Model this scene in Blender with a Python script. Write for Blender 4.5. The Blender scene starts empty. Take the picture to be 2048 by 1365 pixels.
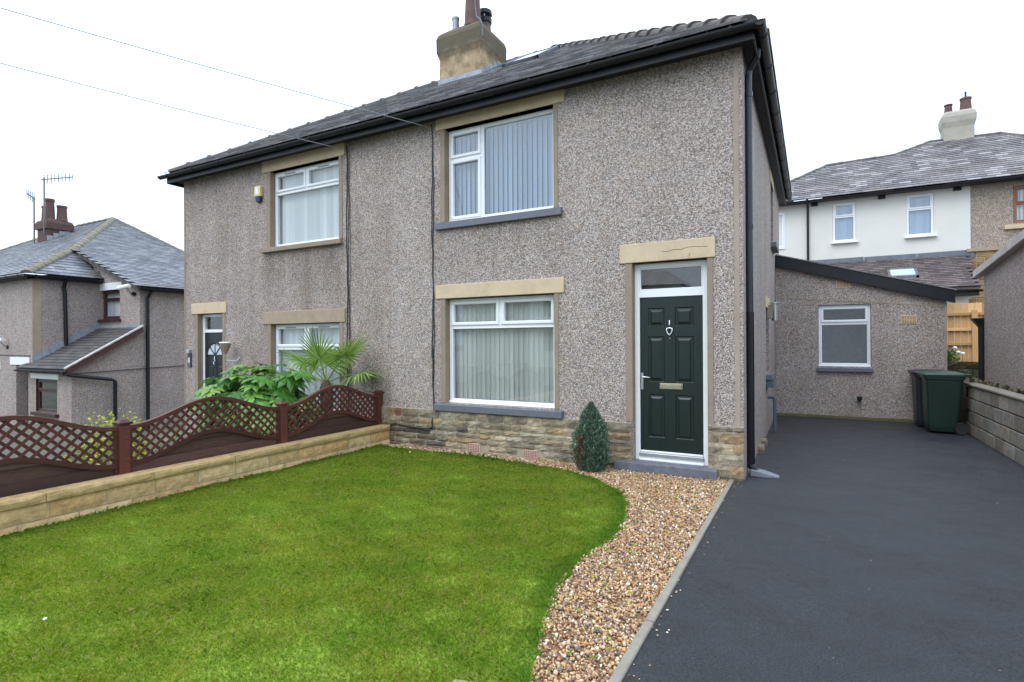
import bpy, bmesh, math, random
import numpy as np
from mathutils import Vector, Matrix, Euler
random.seed(7); rng = np.random.default_rng(7)
PI = math.pi; R = math.radians
scene = bpy.context.scene
COL = scene.collection

# ------------------------------------------------------------------ camera
YAW, PITCH, ROLL = R(28.6), R(0.13), R(-0.298)
CAM = Vector((0.85, -6.9, 1.62))
fw = Vector((-math.sin(YAW)*math.cos(PITCH), math.cos(YAW)*math.cos(PITCH), math.sin(PITCH)))
rt = Vector((math.cos(YAW), math.sin(YAW), 0)); up = rt.cross(fw)
r2 = rt*math.cos(ROLL) + up*math.sin(ROLL); u2 = -rt*math.sin(ROLL) + up*math.cos(ROLL)
cd = bpy.data.cameras.new('camera'); cam = bpy.data.objects.new('camera', cd); COL.objects.link(cam)
cd.sensor_width = 36; cd.lens = 1101.2/2048*36; cd.clip_start = 0.05; cd.clip_end = 2000
m = Matrix((r2, u2, -fw)).transposed().to_4x4(); m.translation = CAM
cam.matrix_world = m
scene.camera = cam

# ------------------------------------------------------------------ sky, sun, exposure
w = bpy.data.worlds.new('World'); scene.world = w; w.use_nodes = True
nt = w.node_tree; nt.nodes.clear()
def wn(t, **k):
    n = nt.nodes.new(t)
    for a, b in k.items(): setattr(n, a, b)
    return n
sky = wn('ShaderNodeTexSky', sky_type='NISHITA'); sky.sun_disc = False
SUN_EL, SUN_AZ = R(52), R(200)
sky.sun_elevation = SUN_EL; sky.sun_rotation = SUN_AZ; sky.dust_density = 4; sky.air_density = 1
bg1 = wn('ShaderNodeBackground'); bg1.inputs['Strength'].default_value = 0.10
nt.links.new(sky.outputs[0], bg1.inputs[0])
tc = wn('ShaderNodeTexCoord'); sp = wn('ShaderNodeSeparateXYZ'); nt.links.new(tc.outputs['Generated'], sp.inputs[0])
ramp = wn('ShaderNodeValToRGB'); ramp.color_ramp.elements[0].position = 0.0; ramp.color_ramp.elements[0].color = (0.48, 0.575, 0.65, 1)
ramp.color_ramp.elements[1].position = 0.9; ramp.color_ramp.elements[1].color = (1.10, 1.27, 1.50, 1)
e = ramp.color_ramp.elements.new(0.4); e.color = (0.66, 0.775, 0.90, 1)
e = ramp.color_ramp.elements.new(0.18); e.color = (0.53, 0.635, 0.73, 1)
nt.links.new(sp.outputs['Z'], ramp.inputs[0])
noi = wn('ShaderNodeTexNoise'); noi.inputs['Scale'].default_value = 2.2; noi.inputs['Detail'].default_value = 3
nt.links.new(tc.outputs['Generated'], noi.inputs['Vector'])
mr = wn('ShaderNodeMapRange'); mr.inputs['From Min'].default_value = .3; mr.inputs['From Max'].default_value = .7
mr.inputs['To Min'].default_value = 1.35; mr.inputs['To Max'].default_value = 1.75
nt.links.new(noi.outputs['Fac'], mr.inputs['Value'])
bg2 = wn('ShaderNodeBackground'); nt.links.new(ramp.outputs[0], bg2.inputs[0]); nt.links.new(mr.outputs[0], bg2.inputs[1])
mx = wn('ShaderNodeMixShader'); mx.inputs[0].default_value = 0.88
out = wn('ShaderNodeOutputWorld')
nt.links.new(bg1.outputs[0], mx.inputs[1]); nt.links.new(bg2.outputs[0], mx.inputs[2]); nt.links.new(mx.outputs[0], out.inputs[0])
sl = bpy.data.lights.new('sun', 'SUN'); sl.energy = 0.7; sl.angle = R(35); sl.color = (1, 0.97, 0.93)
so = bpy.data.objects.new('sun', sl); COL.objects.link(so)
sd = Vector((math.sin(SUN_AZ)*math.cos(SUN_EL), math.cos(SUN_AZ)*math.cos(SUN_EL), math.sin(SUN_EL)))
so.rotation_euler = sd.to_track_quat('Z', 'Y').to_euler(); so.location = (0, -5, 20)
vs = scene.view_settings; vs.view_transform = 'Standard'; vs.look = 'None'; vs.exposure = 0.58; vs.gamma = 1.0
vs.use_curve_mapping = False
scene.cycles.max_bounces = 8; scene.cycles.transparent_max_bounces = 12

# ------------------------------------------------------------------ material helpers
def srgb(r, g, b):
    f = lambda c: (c/255/12.92 if c/255 <= .04045 else ((c/255+.055)/1.055)**2.4)
    return (f(r), f(g), f(b), 1)
class NT:
    def __init__(s, name):
        s.m = bpy.data.materials.new(name); s.m.use_nodes = True; s.t = s.m.node_tree; s.t.nodes.clear()
        s.out = s.n('ShaderNodeOutputMaterial'); s._co = None
    def n(s, t, **k):
        nd = s.t.nodes.new(t)
        for a, b in k.items(): setattr(nd, a, b)
        return nd
    def l(s, a, b): s.t.links.new(a, b)
    def co(s):
        if not s._co: s._co = s.n('ShaderNodeNewGeometry').outputs['Position']
        return s._co
    def oco(s): return s.n('ShaderNodeTexCoord').outputs['Object']
    def noise(s, scale, detail=4, rough=.6, vec=None, stretch=None):
        nd = s.n('ShaderNodeTexNoise'); nd.inputs['Scale'].default_value = scale; nd.inputs['Detail'].default_value = detail; nd.inputs['Roughness'].default_value = rough
        v = vec or s.co()
        if stretch:
            mp = s.n('ShaderNodeMapping'); mp.inputs['Scale'].default_value = stretch; s.l(v, mp.inputs[0]); v = mp.outputs[0]
        s.l(v, nd.inputs['Vector']); return nd.outputs['Fac']
    def vor(s, scale, vec=None, feature='F1'):
        nd = s.n('ShaderNodeTexVoronoi', feature=feature); nd.inputs['Scale'].default_value = scale; s.l(vec or s.co(), nd.inputs['Vector']); return nd
    def ramp(s, fac, stops, interp='LINEAR'):
        nd = s.n('ShaderNodeValToRGB'); cr = nd.color_ramp; cr.interpolation = interp
        while len(cr.elements) > 2: cr.elements.remove(cr.elements[-1])
        for i, (p, c) in enumerate(stops):
            el = cr.elements[i] if i < 2 else cr.elements.new(p)
            el.position = p; el.color = c if hasattr(c, '__len__') else (c, c, c, 1)
        s.l(fac, nd.inputs[0]); return nd.outputs[0]
    def mix(s, fac, a, b, mode='MIX'):
        nd = s.n('ShaderNodeMix', data_type='RGBA', blend_type=mode)
        for sock, v in ((nd.inputs[0], fac), (nd.inputs[6], a), (nd.inputs[7], b)):
            if isinstance(v, (int, float)): sock.default_value = v
            elif isinstance(v, (tuple, list)): sock.default_value = v
            else: s.l(v, sock)
        return nd.outputs[2]
    def math(s, op, a, b=0.0):
        nd = s.n('ShaderNodeMath', operation=op)
        for sock, v in ((nd.inputs[0], a), (nd.inputs[1], b)):
            if isinstance(v, (int, float)): sock.default_value = v
            else: s.l(v, sock)
        return nd.outputs[0]
    def bump(s, h, strength=.4, dist=.01, normal=None):
        nd = s.n('ShaderNodeBump'); nd.inputs['Strength'].default_value = strength; nd.inputs['Distance'].default_value = dist
        s.l(h, nd.inputs['Height'])
        if normal: s.l(normal, nd.inputs['Normal'])
        return nd.outputs[0]
    def rnd(s):
        a = s.n('ShaderNodeObjectInfo').outputs['Random']; b = s.n('ShaderNodeNewGeometry').outputs['Random Per Island']
        return s.math('FRACT', s.math('ADD', a, b))
    def ocol(s): return s.n('ShaderNodeObjectInfo').outputs['Color']
    def bsdf(s, col, rough=.6, metal=0, normal=None, spec=.5, coat=0):
        b = s.n('ShaderNodeBsdfPrincipled')
        if isinstance(col, (tuple, list)): b.inputs['Base Color'].default_value = col
        else: s.l(col, b.inputs['Base Color'])
        if isinstance(rough, (int, float)): b.inputs['Roughness'].default_value = rough
        else: s.l(rough, b.inputs['Roughness'])
        b.inputs['Metallic'].default_value = metal; b.inputs['Specular IOR Level'].default_value = spec; b.inputs['Coat Weight'].default_value = coat
        if normal: s.l(normal, b.inputs['Normal'])
        return b
    def done(s, b): s.l(b.outputs[0], s.out.inputs[0]); return s.m
def simple(name, col, rough=.5, metal=0, var=.12, nscale=9, bump=0, bscale=60, spec=.5):
    t = NT(name); c = t.mix(1.0, col, t.ramp(t.noise(nscale), [(.25, 1-var), (.75, 1+var)]), 'MULTIPLY')
    nrm = t.bump(t.noise(bscale, 5), bump, .01) if bump else None
    return t.done(t.bsdf(c, rough, metal, nrm, spec))

M = {}
# pebbledash: small stones of several colours thrown on render
def pebble(name, tint, scale=88, dirt=.5, streaks=()):
    t = NT(name)
    v1 = t.vor(scale); v2 = t.vor(scale*1.9)
    rs = t.n('ShaderNodeSeparateColor'); t.l(v1.outputs['Color'], rs.inputs[0])
    c1 = t.ramp(rs.outputs[0], [(0, (.07, .06, .058, 1)), (.15, (.15, .127, .12, 1)), (.35, (.34, .29, .265, 1)), (.56, (.46, .405, .375, 1)), (.76, (.61, .565, .54, 1)), (1, (.88, .86, .84, 1))])
    rs2 = t.n('ShaderNodeSeparateColor'); t.l(v2.outputs['Color'], rs2.inputs[0])
    c2 = t.ramp(rs2.outputs[1], [(0, (.10, .085, .08, 1)), (.5, (.36, .31, .28, 1)), (1, (.68, .65, .62, 1))])
    c = t.mix(.34, c1, c2)
    gap = t.ramp(v1.outputs['Distance'], [(.0, 1.0), (.55, .93), (.75, .62)])
    c = t.mix(1.0, c, gap, 'MULTIPLY')
    st = t.ramp(t.noise(1.1, 5, .65), [(.3, (.80, .78, .75, 1)), (.55, (1.0, 1.0, 1.0, 1)), (.75, (1.1, 1.09, 1.1, 1))])
    c = t.mix(dirt, c, t.mix(1.0, c, st, 'MULTIPLY'))
    run = t.ramp(t.noise(3.0, 4, .6, stretch=(1, 1, .12)), [(.35, (.82, .80, .77, 1)), (.6, (1, 1, 1, 1))])
    c = t.mix(dirt*.9, c, t.mix(1.0, c, run, 'MULTIPLY'))
    wp = t.ramp(t.noise(4.5, 6, .75), [(.42, (1, 1, 1, 1)), (.70, (1.04, .98, .88, 1))])
    c = t.mix(1.0, c, wp, 'MULTIPLY')
    if streaks:   # run-off below the sills; streaky darker bands fading down from the eaves
        sx = t.n('ShaderNodeSeparateXYZ'); t.l(t.co(), sx.inputs[0]); stk = t.ramp(t.noise(5, 5, .7, stretch=(1, 1, .10)), [(.38, 0), (.62, 1)])
        for (xa, xb, zt, ln, am) in streaks:
            mx_ = t.math('MULTIPLY', t.ramp(t.math('SUBTRACT', sx.outputs[0], xa-.1), [(0, 0), (.18, 1)]), t.ramp(t.math('SUBTRACT', xb+.1, sx.outputs[0]), [(0, 0), (.18, 1)]))
            mz = t.math('MULTIPLY', t.ramp(t.math('DIVIDE', t.math('SUBTRACT', zt, sx.outputs[2]), ln), [(0, 1), (1, 0)]), t.math('LESS_THAN', sx.outputs[2], zt))
            c = t.mix(t.math('MULTIPLY', t.math('MULTIPLY', mx_, mz), t.math('MULTIPLY', t.math('ADD', t.math('MULTIPLY', stk, .7), .3), am)), c, t.mix(1.0, c, (.50, .48, .46, 1), 'MULTIPLY'))
    c = t.mix(1.0, c, tint, 'MULTIPLY')
    n = t.bump(v1.outputs['Distance'], .7, -.012)
    return t.done(t.bsdf(c, .75, 0, n, .35))
M['peb'] = pebble('pebbledash', (1.08, 1.03, 1.03, 1), streaks=[(-4.2, -2.1, 3.4, 1.0, .45), (-1.35, -.15, 5.0, 1.3, .25), (-3.9, 0, 5.0, .35, .35)])
M['peb_left'] = pebble('pebbledash_weathered', (1.02, .955, .94, 1), 88, .9, [(-8.2, -6.2, 3.35, 1.15, .9), (-10.6, -9.4, 5.0, .9, .4), (-8.3, -6.1, 2.0, .4, .5), (-10.7, -5.2, 5.05, .4, .5)])
M['peb_far'] = pebble('pebbledash_pink', (1.0, .94, .96, 1), 75)
M['peb_buff'] = pebble('pebbledash_buff', (1.0, .92, .85, 1), 70)
def stone(name, c0, c1, dark, bscale=40, bump=.35, stain=.35):
    t = NT(name)
    c = t.ramp(t.noise(5, 6, .65), [(.3, c0), (.7, c1)])
    d = t.ramp(t.noise(2.3, 6, .7), [(.48, 0), (.72, 1)])
    c = t.mix(t.math('MULTIPLY', d, stain), c, dark)
    g = t.ramp(t.noise(130, 2), [(.3, .86), (.7, 1.12)])
    c = t.mix(1.0, c, g, 'MULTIPLY')
    return t.done(t.bsdf(c, .82, 0, t.bump(t.noise(bscale, 8, .7), bump, .012), .3))
M['lintel'] = stone('sandstone_lintel', srgb(208, 188, 158), srgb(196, 175, 148), srgb(148, 128, 108), 60, .15)
M['darkmortar'] = stone('brown_mortar', srgb(120, 100, 82), srgb(98, 84, 70), srgb(70, 62, 50), 90, .4)
M['lintel_grey'] = stone('weathered_lintel', srgb(172, 154, 132), srgb(156, 139, 120), srgb(116, 102, 88), 60, .15)
M['jamb'] = stone('stone_jamb', srgb(154, 138, 120), srgb(140, 126, 109), srgb(110, 97, 84), 60, .15)
M['quoin'] = stone('quoin_bead', srgb(168, 154, 140), srgb(158, 142, 130), srgb(132, 110, 98), 60, .25, .6)
M['mortar'] = stone('mortar', srgb(172, 162, 142), srgb(150, 140, 122), srgb(96, 88, 72), 90, .4)
def piece(name, bscale=35, bump=.5, rough=.85, dark=srgb(70, 64, 54), stain=.6, lo=.45, hi=.68):
    t = NT(name); oc = t.ocol()
    c = t.mix(1.0, oc, t.ramp(t.noise(14, 6, .7), [(.3, .72), (.7, 1.25)]), 'MULTIPLY')
    d = t.ramp(t.noise(4.5, 6, .7), [(lo, 0), (hi, 1)])
    c = t.mix(t.math('MULTIPLY', d, stain), c, dark)
    return t.done(t.bsdf(c, rough, 0, t.bump(t.noise(bscale, 9, .72), bump, .015), .3))
M['plinth'] = piece('plinth_stone', 30, .8, .85, srgb(74, 68, 60), .75, .44, .66)
M['buffwall'] = piece('buff_walling', 38, .9, .88, srgb(150, 126, 84), .5, .46, .66)
M['block'] = piece('concrete_block', 90, .35, .9, srgb(98, 90, 76), .45)
M['mossy'] = piece('mossy_stone', 30, .8, .9, srgb(58, 58, 30), .8, .4, .6)
M['brickstone'] = piece('buff_brick', 60, .3, .9, srgb(110, 92, 66), .3)
def board(name, c0, c1, rough=.6, axis=(8, 1, 8)):
    t = NT(name)
    g = t.noise(9, 6, .65, stretch=axis)
    c = t.ramp(g, [(.25, c0), (.75, c1)])
    rv = t.ramp(t.rnd(), [(0, .66), (1, 1.34)])
    c = t.mix(1.0, c, rv, 'MULTIPLY')
    return t.done(t.bsdf(c, rough, 0, t.bump(g, .25, .004), .4))
M['fence'] = board('brown_fence_stain', srgb(62, 32, 27), srgb(96, 52, 42), .55)
M['fence_board'] = board('dark_fence_board', srgb(60, 40, 36), srgb(90, 64, 56), .6)
M['larch'] = board('orange_larch', srgb(178, 138, 90), srgb(208, 170, 120), .7, (6, 6, .6))
M['pvc'] = simple('white_upvc', (.80, .82, .85, 1), .28, var=.03)
M['greysill'] = simple('grey_sill_paint', srgb(100, 103, 113), .5, var=.14, nscale=14, bump=.12)
M['step'] = simple('worn_step_paint', srgb(100, 103, 112), .6, var=.3, nscale=12, bump=.3, bscale=30)
M['black'] = simple('black_plastic', (.010, .011, .014, 1), .38, var=.3, nscale=6, spec=.35)
M['navy'] = simple('dark_pipe_plastic', (.022, .026, .036, 1), .3, var=.2)
M['soffit'] = simple('soffit_black', (.018, .018, .02, 1), .6, var=.4)
M['lead'] = simple('lead_flashing', srgb(140, 148, 158), .55, .0, .25, 7)
M['leadd'] = simple('dark_lead', srgb(92, 96, 106), .5, .0, .35, 5)
M['chrome'] = simple('chrome', (.75, .75, .76, 1), .18, 1, .04)
M['brass'] = simple('polished_letterplate', (.72, .66, .52, 1), .2, 1, .05)
M['steel'] = simple('galvanised_steel', (.5, .51, .53, 1), .4, .9, .15)
M['flue'] = simple('stainless_flue', (.22, .23, .25, 1), .3, .8, .2)
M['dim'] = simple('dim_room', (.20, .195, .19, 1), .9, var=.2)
M['brownframe'] = simple('brown_frame', srgb(62, 34, 34), .4, var=.1)
M['orangeframe'] = simple('orange_brown_frame', srgb(130, 84, 54), .4, var=.1)
M['whitepaint'] = simple('white_painted_lintel', (.78, .79, .79, 1), .5, var=.05)
M['terracotta'] = simple('terracotta', srgb(92, 66, 59), .75, var=.3, nscale=7, bump=.2)
M['terradark'] = simple('sooted_pot', srgb(96, 74, 68), .75, var=.4, nscale=6, bump=.2)
M['airbrick'] = simple('air_brick', srgb(190, 152, 138), .8, var=.15)
M['airbrick2'] = simple('buff_air_brick', srgb(206, 184, 150), .8, var=.15)
M['hole'] = simple('vent_hole', (.02, .012, .01, 1), .9)
M['kerb'] = stone('concrete_edging', srgb(148, 142, 130), srgb(128, 122, 110), srgb(98, 92, 80), 120, .3)
M['rubber'] = simple('black_rubber', (.015, .015, .016, 1), .6)
M['plasticgreen'] = simple('bin_green', srgb(19, 44, 37), .42, var=.12, nscale=3, bump=.06)
M['plasticgreenlid'] = simple('bin_lid_green', srgb(28, 68, 54), .38, var=.12)
M['binblack'] = simple('bin_black', srgb(40, 42, 52), .42, var=.15)
M['greyplastic'] = simple('grey_plastic', srgb(120, 126, 136), .5, var=.1)
M['bluegrey'] = simple('blue_grey_pipe', srgb(86, 98, 112), .5, var=.1)
M['cream'] = simple('cream_plastic', srgb(222, 205, 150), .5, var=.05)
M['navyblue'] = simple('navy_plastic', srgb(38, 48, 88), .4, var=.05)
M['frost'] = simple('frosted_glass', (.50, .55, .60, 1), .25, var=.06)
M['white'] = simple('white_plastic', (.8, .8, .8, 1), .4, var=.03)
M['slateplate'] = simple('slate_plate', srgb(56, 66, 84), .5, var=.1)
M['cable'] = simple('cable_black', (.02, .02, .022, 1), .5)
M['aerial'] = simple('weathered_aluminium', (.16, .17, .19, 1), .5, .3, .2)
M['cablesky'] = simple('overhead_wire', (.22, .235, .25, 1), .6)
M['timber'] = simple('grey_barge_board', srgb(182, 174, 170), .8, var=.2, bump=.2)
M['winered'] = simple('brown_red_barge', srgb(72, 42, 42), .6, var=.2)
M['soil'] = simple('soil', (.045, .033, .022, 1), .95, var=.5, nscale=20, bump=.8, bscale=35)
M['render'] = simple('white_render', srgb(216, 213, 206), .85, var=.05, nscale=1.5, bump=.1, bscale=80)
M['concrete'] = simple('concrete', srgb(150, 146, 138), .9, var=.25, nscale=3, bump=.3)
t = NT('chimney_render')
c = t.ramp(t.noise(3, 6, .7), [(.3, srgb(160, 138, 108)), (.7, srgb(188, 166, 136))])
d = t.ramp(t.noise(3.6, 8, .8), [(.46, 0), (.60, 1)])
hz = t.n('ShaderNodeSeparateXYZ'); t.l(t.co(), hz.inputs[0])
topd = t.ramp(t.math('ADD', t.math('MULTIPLY', t.math('SUBTRACT', hz.outputs[2], 7.45), 1.7), t.math('MULTIPLY', t.noise(4, 6, .7), .6)), [(.25, 0), (.8, 1)])
c = t.mix(t.math('MULTIPLY', d, .55), c, srgb(92, 84, 66)); c = t.mix(t.math('MULTIPLY', topd, .9), c, srgb(88, 82, 70))
M['chimney'] = t.done(t.bsdf(c, .9, 0, t.bump(t.noise(30, 8, .7), .5, .02), .2))
def slatemat(name, stops, rough=(.32, .6), moss=None, mossamt=.5):
    t = NT(name); r = t.rnd(); c = t.ramp(r, stops)
    c = t.mix(1.0, c, t.ramp(t.noise(8, 5, .7), [(.3, .75), (.7, 1.25)]), 'MULTIPLY')
    if moss:
        c = t.mix(t.math('MULTIPLY', t.ramp(t.noise(1.0, 6, .7), [(.48, 0), (.68, 1)]), mossamt), c, moss)
    ro = t.ramp(t.noise(3, 3), [(.3, rough[0]), (.7, rough[1])])
    return t.done(t.bsdf(c, ro, 0, t.bump(t.noise(45, 5), .25, .006), .5))
M['slate'] = slatemat('wet_slate', [(0, srgb(100, 98, 100)), (.5, srgb(124, 122, 124)), (1, srgb(156, 154, 154))], (.2, .42), srgb(150, 146, 138), .4)
M['slate_left'] = slatemat('blue_slate', [(0, srgb(78, 80, 88)), (.5, srgb(100, 102, 110)), (1, srgb(126, 128, 134))], (.42, .62), moss=srgb(100, 96, 74), mossamt=.35)
M['slate_right'] = slatemat('mottled_slate', [(0, srgb(76, 70, 72)), (.4, srgb(96, 90, 92)), (.8, srgb(116, 110, 112)), (1, srgb(146, 140, 142))], (.46, .68), moss=srgb(92, 84, 70), mossamt=.4)
M['slate_brown'] = slatemat('brown_tiles', [(0, srgb(72, 62, 62)), (1, srgb(112, 100, 98))], (.5, .7))
M['slate_porch'] = slatemat('mossy_porch_tiles', [(0, srgb(60, 58, 58)), (1, srgb(86, 82, 80))], (.6, .8), srgb(82, 78, 60), .5)
M['ridge'] = simple('ridge_tile', srgb(88, 82, 76), .8, var=.3, nscale=6, bump=.4)
M['ridge_moss'] = simple('mossy_ridge_tile', srgb(112, 106, 92), .85, var=.3, nscale=6, bump=.5)
M['ridge_mortar'] = simple('ridge_mortar', srgb(158, 142, 108), .9, var=.3, nscale=9, bump=.5)
M['mossybase'] = stone('mossy_render', srgb(120, 112, 84), srgb(100, 98, 66), srgb(76, 78, 40), 40, .6, .6)
M['creamchim'] = simple('cream_chimney', srgb(166, 160, 148), .9, var=.15, nscale=3, bump=.2)
M['frostg'] = simple('pale_green_glass', srgb(176, 190, 180), .2, var=.06)
M['redbrick'] = simple('red_brick', srgb(84, 62, 57), .85, var=.35, nscale=9, bump=.4)
# glass
def glassmat(name, tint, ior=1.5, refl=1.7):
    t = NT(name)
    tr = t.n('ShaderNodeBsdfTransparent'); tr.inputs[0].default_value = tint
    gl = t.n('ShaderNodeBsdfGlossy'); gl.inputs['Roughness'].default_value = .01; gl.inputs[0].default_value = (1, 1, 1, 1)
    lw = t.n('ShaderNodeLayerWeight'); lw.inputs[0].default_value = .5
    f0 = .04*refl
    f = t.math('ADD', t.math('MULTIPLY', t.math('POWER', lw.outputs['Facing'], 5.0), 1-f0), f0)
    t.l(t.bump(t.noise(1.6, 2), .02, .02), gl.inputs['Normal'])
    ms = t.n('ShaderNodeMixShader'); t.l(f, ms.inputs[0]); t.l(tr.outputs[0], ms.inputs[1]); t.l(gl.outputs[0], ms.inputs[2])
    t.l(ms.outputs[0], t.out.inputs[0]); return t.m
M['glass'] = glassmat('window_glass', (.94, .955, .955, 1), 1.5, 1.7)
M['glass_blue'] = glassmat('tinted_glass', (.79, .85, .92, 1), 1.5, 2.6)
def blindmat(name, col):
    t = NT(name); c = t.mix(1.0, col, t.ramp(t.rnd(), [(0, .76), (1, 1.06)]), 'MULTIPLY')
    b = t.bsdf(c, .8); tl = t.n('ShaderNodeBsdfTranslucent'); t.l(c, tl.inputs[0])
    ms = t.n('ShaderNodeMixShader'); ms.inputs[0].default_value = .25; t.l(b.outputs[0], ms.inputs[1]); t.l(tl.outputs[0], ms.inputs[2]); t.l(ms.outputs[0], t.out.inputs[0]); return t.m
M['blind'] = blindmat('pale_blind_fabric', srgb(214, 217, 211))
M['blind_w'] = blindmat('white_blind_fabric', srgb(236, 240, 242))
# door
t = NT('green_grained_door')
g = t.noise(14, 6, .65, stretch=(9, 1, .55))
c = t.ramp(g, [(.3, srgb(13, 26, 25)), (.7, srgb(22, 40, 37))])
M['door'] = t.done(t.bsdf(c, .36, 0, t.bump(g, .25, .002), .5))
# asphalt
t = NT('asphalt')
c = t.ramp(t.noise(80, 5, .9), [(.34, (.010, .0105, .013, 1)), (.5, (.023, .0245, .029, 1)), (.66, (.058, .061, .068, 1))])
c = t.mix(1.0, c, t.ramp(t.noise(1.6, 8, .8), [(.36, .82), (.64, 1.14)]), 'MULTIPLY')
ag = t.vor(95); c = t.mix(t.math('MULTIPLY', t.ramp(ag.outputs['Distance'], [(.12, 1), (.35, 0)]), .22), c, (.13, .135, .15, 1))
dk = t.ramp(t.noise(7, 6, .8, stretch=(.5, 1.6, 1)), [(.60, 1), (.74, .55)]); c = t.mix(1.0, c, dk, 'MULTIPLY')
vv = t.vor(5.5); dist = t.ramp(vv.outputs['Distance'], [(.012, 1), (.02, 0)])
c = t.mix(t.math('MULTIPLY', dist, .8), c, (.5, .5, .48, 1))
ro = t.ramp(t.noise(1.5, 6, .7, stretch=(.7, 1.3, 1)), [(.36, .30), (.66, .62)])
gr = t.noise(95, 5, .9)
ab = t.bsdf(c, ro, 0, t.bump(t.noise(110, 4, .85), .8, .012), .5)
t.l(t.ramp(gr, [(.36, .26), (.5, .46), (.64, .66)]), ab.inputs['Specular IOR Level'])
M['asphalt'] = t.done(ab)
# gravel stones and lawn
t = NT('gravel_stones'); r = t.rnd()
c = t.ramp(r, [(0, srgb(84, 78, 80)), (.12, srgb(126, 114, 108)), (.24, srgb(170, 126, 86)), (.38, srgb(192, 156, 112)), (.50, srgb(140, 98, 70)), (.62, srgb(198, 172, 138)), (.74, srgb(150, 134, 122)), (.86, srgb(186, 166, 140)), (.95, srgb(214, 204, 190)), (1, srgb(236, 232, 226))])
c = t.mix(1.0, c, (1.05, .98, .86, 1), 'MULTIPLY')
M['gravel'] = t.done(t.bsdf(c, .55, 0, None, .4))
M['gravelbed'] = simple('gravel_bed', srgb(130, 100, 72), .95, var=.5, nscale=60, bump=.9, bscale=90)
t = NT('lawn_soil')
c = t.ramp(t.noise(2.5, 6, .7), [(.3, (.22, .33, .04, 1)), (.7, (.30, .37, .06, 1))])
M['lawnbed'] = t.done(t.bsdf(c, .95, 0, t.bump(t.noise(80, 5), .9, .02), .1))
t = NT('grass_blades'); r = t.rnd()
at = t.n('ShaderNodeAttribute', attribute_name='edge', attribute_type='GEOMETRY').outputs['Fac']
c = t.ramp(r, [(0, (.20, .33, .024, 1)), (.45, (.315, .455, .040, 1)), (.82, (.44, .55, .068, 1)), (.93, (.53, .50, .13, 1)), (1, (.60, .50, .26, 1))])
pt = t.ramp(t.noise(1.7, 5, .65), [(.34, (.84, .97, .84, 1)), (.50, (1.0, 1.0, 1.0, 1)), (.66, (1.14, 1.02, 1.0, 1))])
c = t.mix(1.0, c, pt, 'MULTIPLY')
c = t.mix(at, c, (.19, .40, .04, 1))
b = t.bsdf(c, .55, 0, None, .25); tl = t.n('ShaderNodeBsdfTranslucent'); t.l(c, tl.inputs[0])
ms = t.n('ShaderNodeMixShader'); ms.inputs[0].default_value = .45; t.l(b.outputs[0], ms.inputs[1]); t.l(tl.outputs[0], ms.inputs[2]); t.l(ms.outputs[0], t.out.inputs[0])
M['grass'] = t.m
def leafmat(name, stops, rough=.35, trans=.3):
    t = NT(name); r = t.rnd(); c = t.ramp(r, stops)
    c = t.mix(1.0, c, t.ramp(t.noise(25, 3), [(.3, .85), (.7, 1.15)]), 'MULTIPLY')
    b = t.bsdf(c, rough, 0, None, .45); tl = t.n('ShaderNodeBsdfTranslucent'); t.l(c, tl.inputs[0])
    ms = t.n('ShaderNodeMixShader'); ms.inputs[0].default_value = trans; t.l(b.outputs[0], ms.inputs[1]); t.l(tl.outputs[0], ms.inputs[2]); t.l(ms.outputs[0], t.out.inputs[0]); return t.m
M['fatsia'] = leafmat('fatsia_leaf', [(0, (.05, .15, .025, 1)), (.5, (.10, .26, .04, 1)), (.88, (.18, .36, .06, 1)), (1, (.28, .36, .07, 1))])
M['palm'] = leafmat('palm_leaf', [(0, (.13, .24, .04, 1)), (.6, (.21, .36, .06, 1)), (1, (.34, .45, .10, 1))], .4)
M['yellowleaf'] = leafmat('variegated_leaf', [(0, (.09, .20, .03, 1)), (.4, (.30, .36, .03, 1)), (1, (.62, .58, .09, 1))], .45)
M['darkleaf'] = leafmat('green_leaf', [(0, (.03, .09, .02, 1)), (.6, (.06, .15, .03, 1)), (1, (.12, .22, .05, 1))], .45)
t = NT('conifer_spray'); r = t.rnd()
red = t.n('ShaderNodeAttribute', attribute_name='rust', attribute_type='GEOMETRY').outputs['Fac']
c = t.ramp(r, [(0, (.05, .10, .06, 1)), (.5, (.105, .17, .115, 1)), (.9, (.18, .25, .19, 1)), (1, (.27, .33, .28, 1))])
c = t.mix(red, c, (.17, .055, .03, 1))
M['conifer'] = t.done(t.bsdf(c, .7, 0, None, .25))
M['bark'] = simple('bark', (.09, .06, .04, 1), .9, var=.4, nscale=30, bump=.8)
M['petiole'] = simple('petiole', (.16, .24, .06, 1), .5, var=.2)
t = NT('ground_cover')
c = t.ramp(t.noise(.8, 6, .7), [(.35, srgb(120, 116, 106)), (.6, srgb(96, 96, 78)), (.75, srgb(74, 90, 48))])
M['ground'] = t.done(t.bsdf(c, .95, 0, t.bump(t.noise(40, 5), .5, .02), .2))
M['paving'] = simple('paving', srgb(78, 76, 66), .85, var=.2, nscale=2.5, bump=.3)

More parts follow.
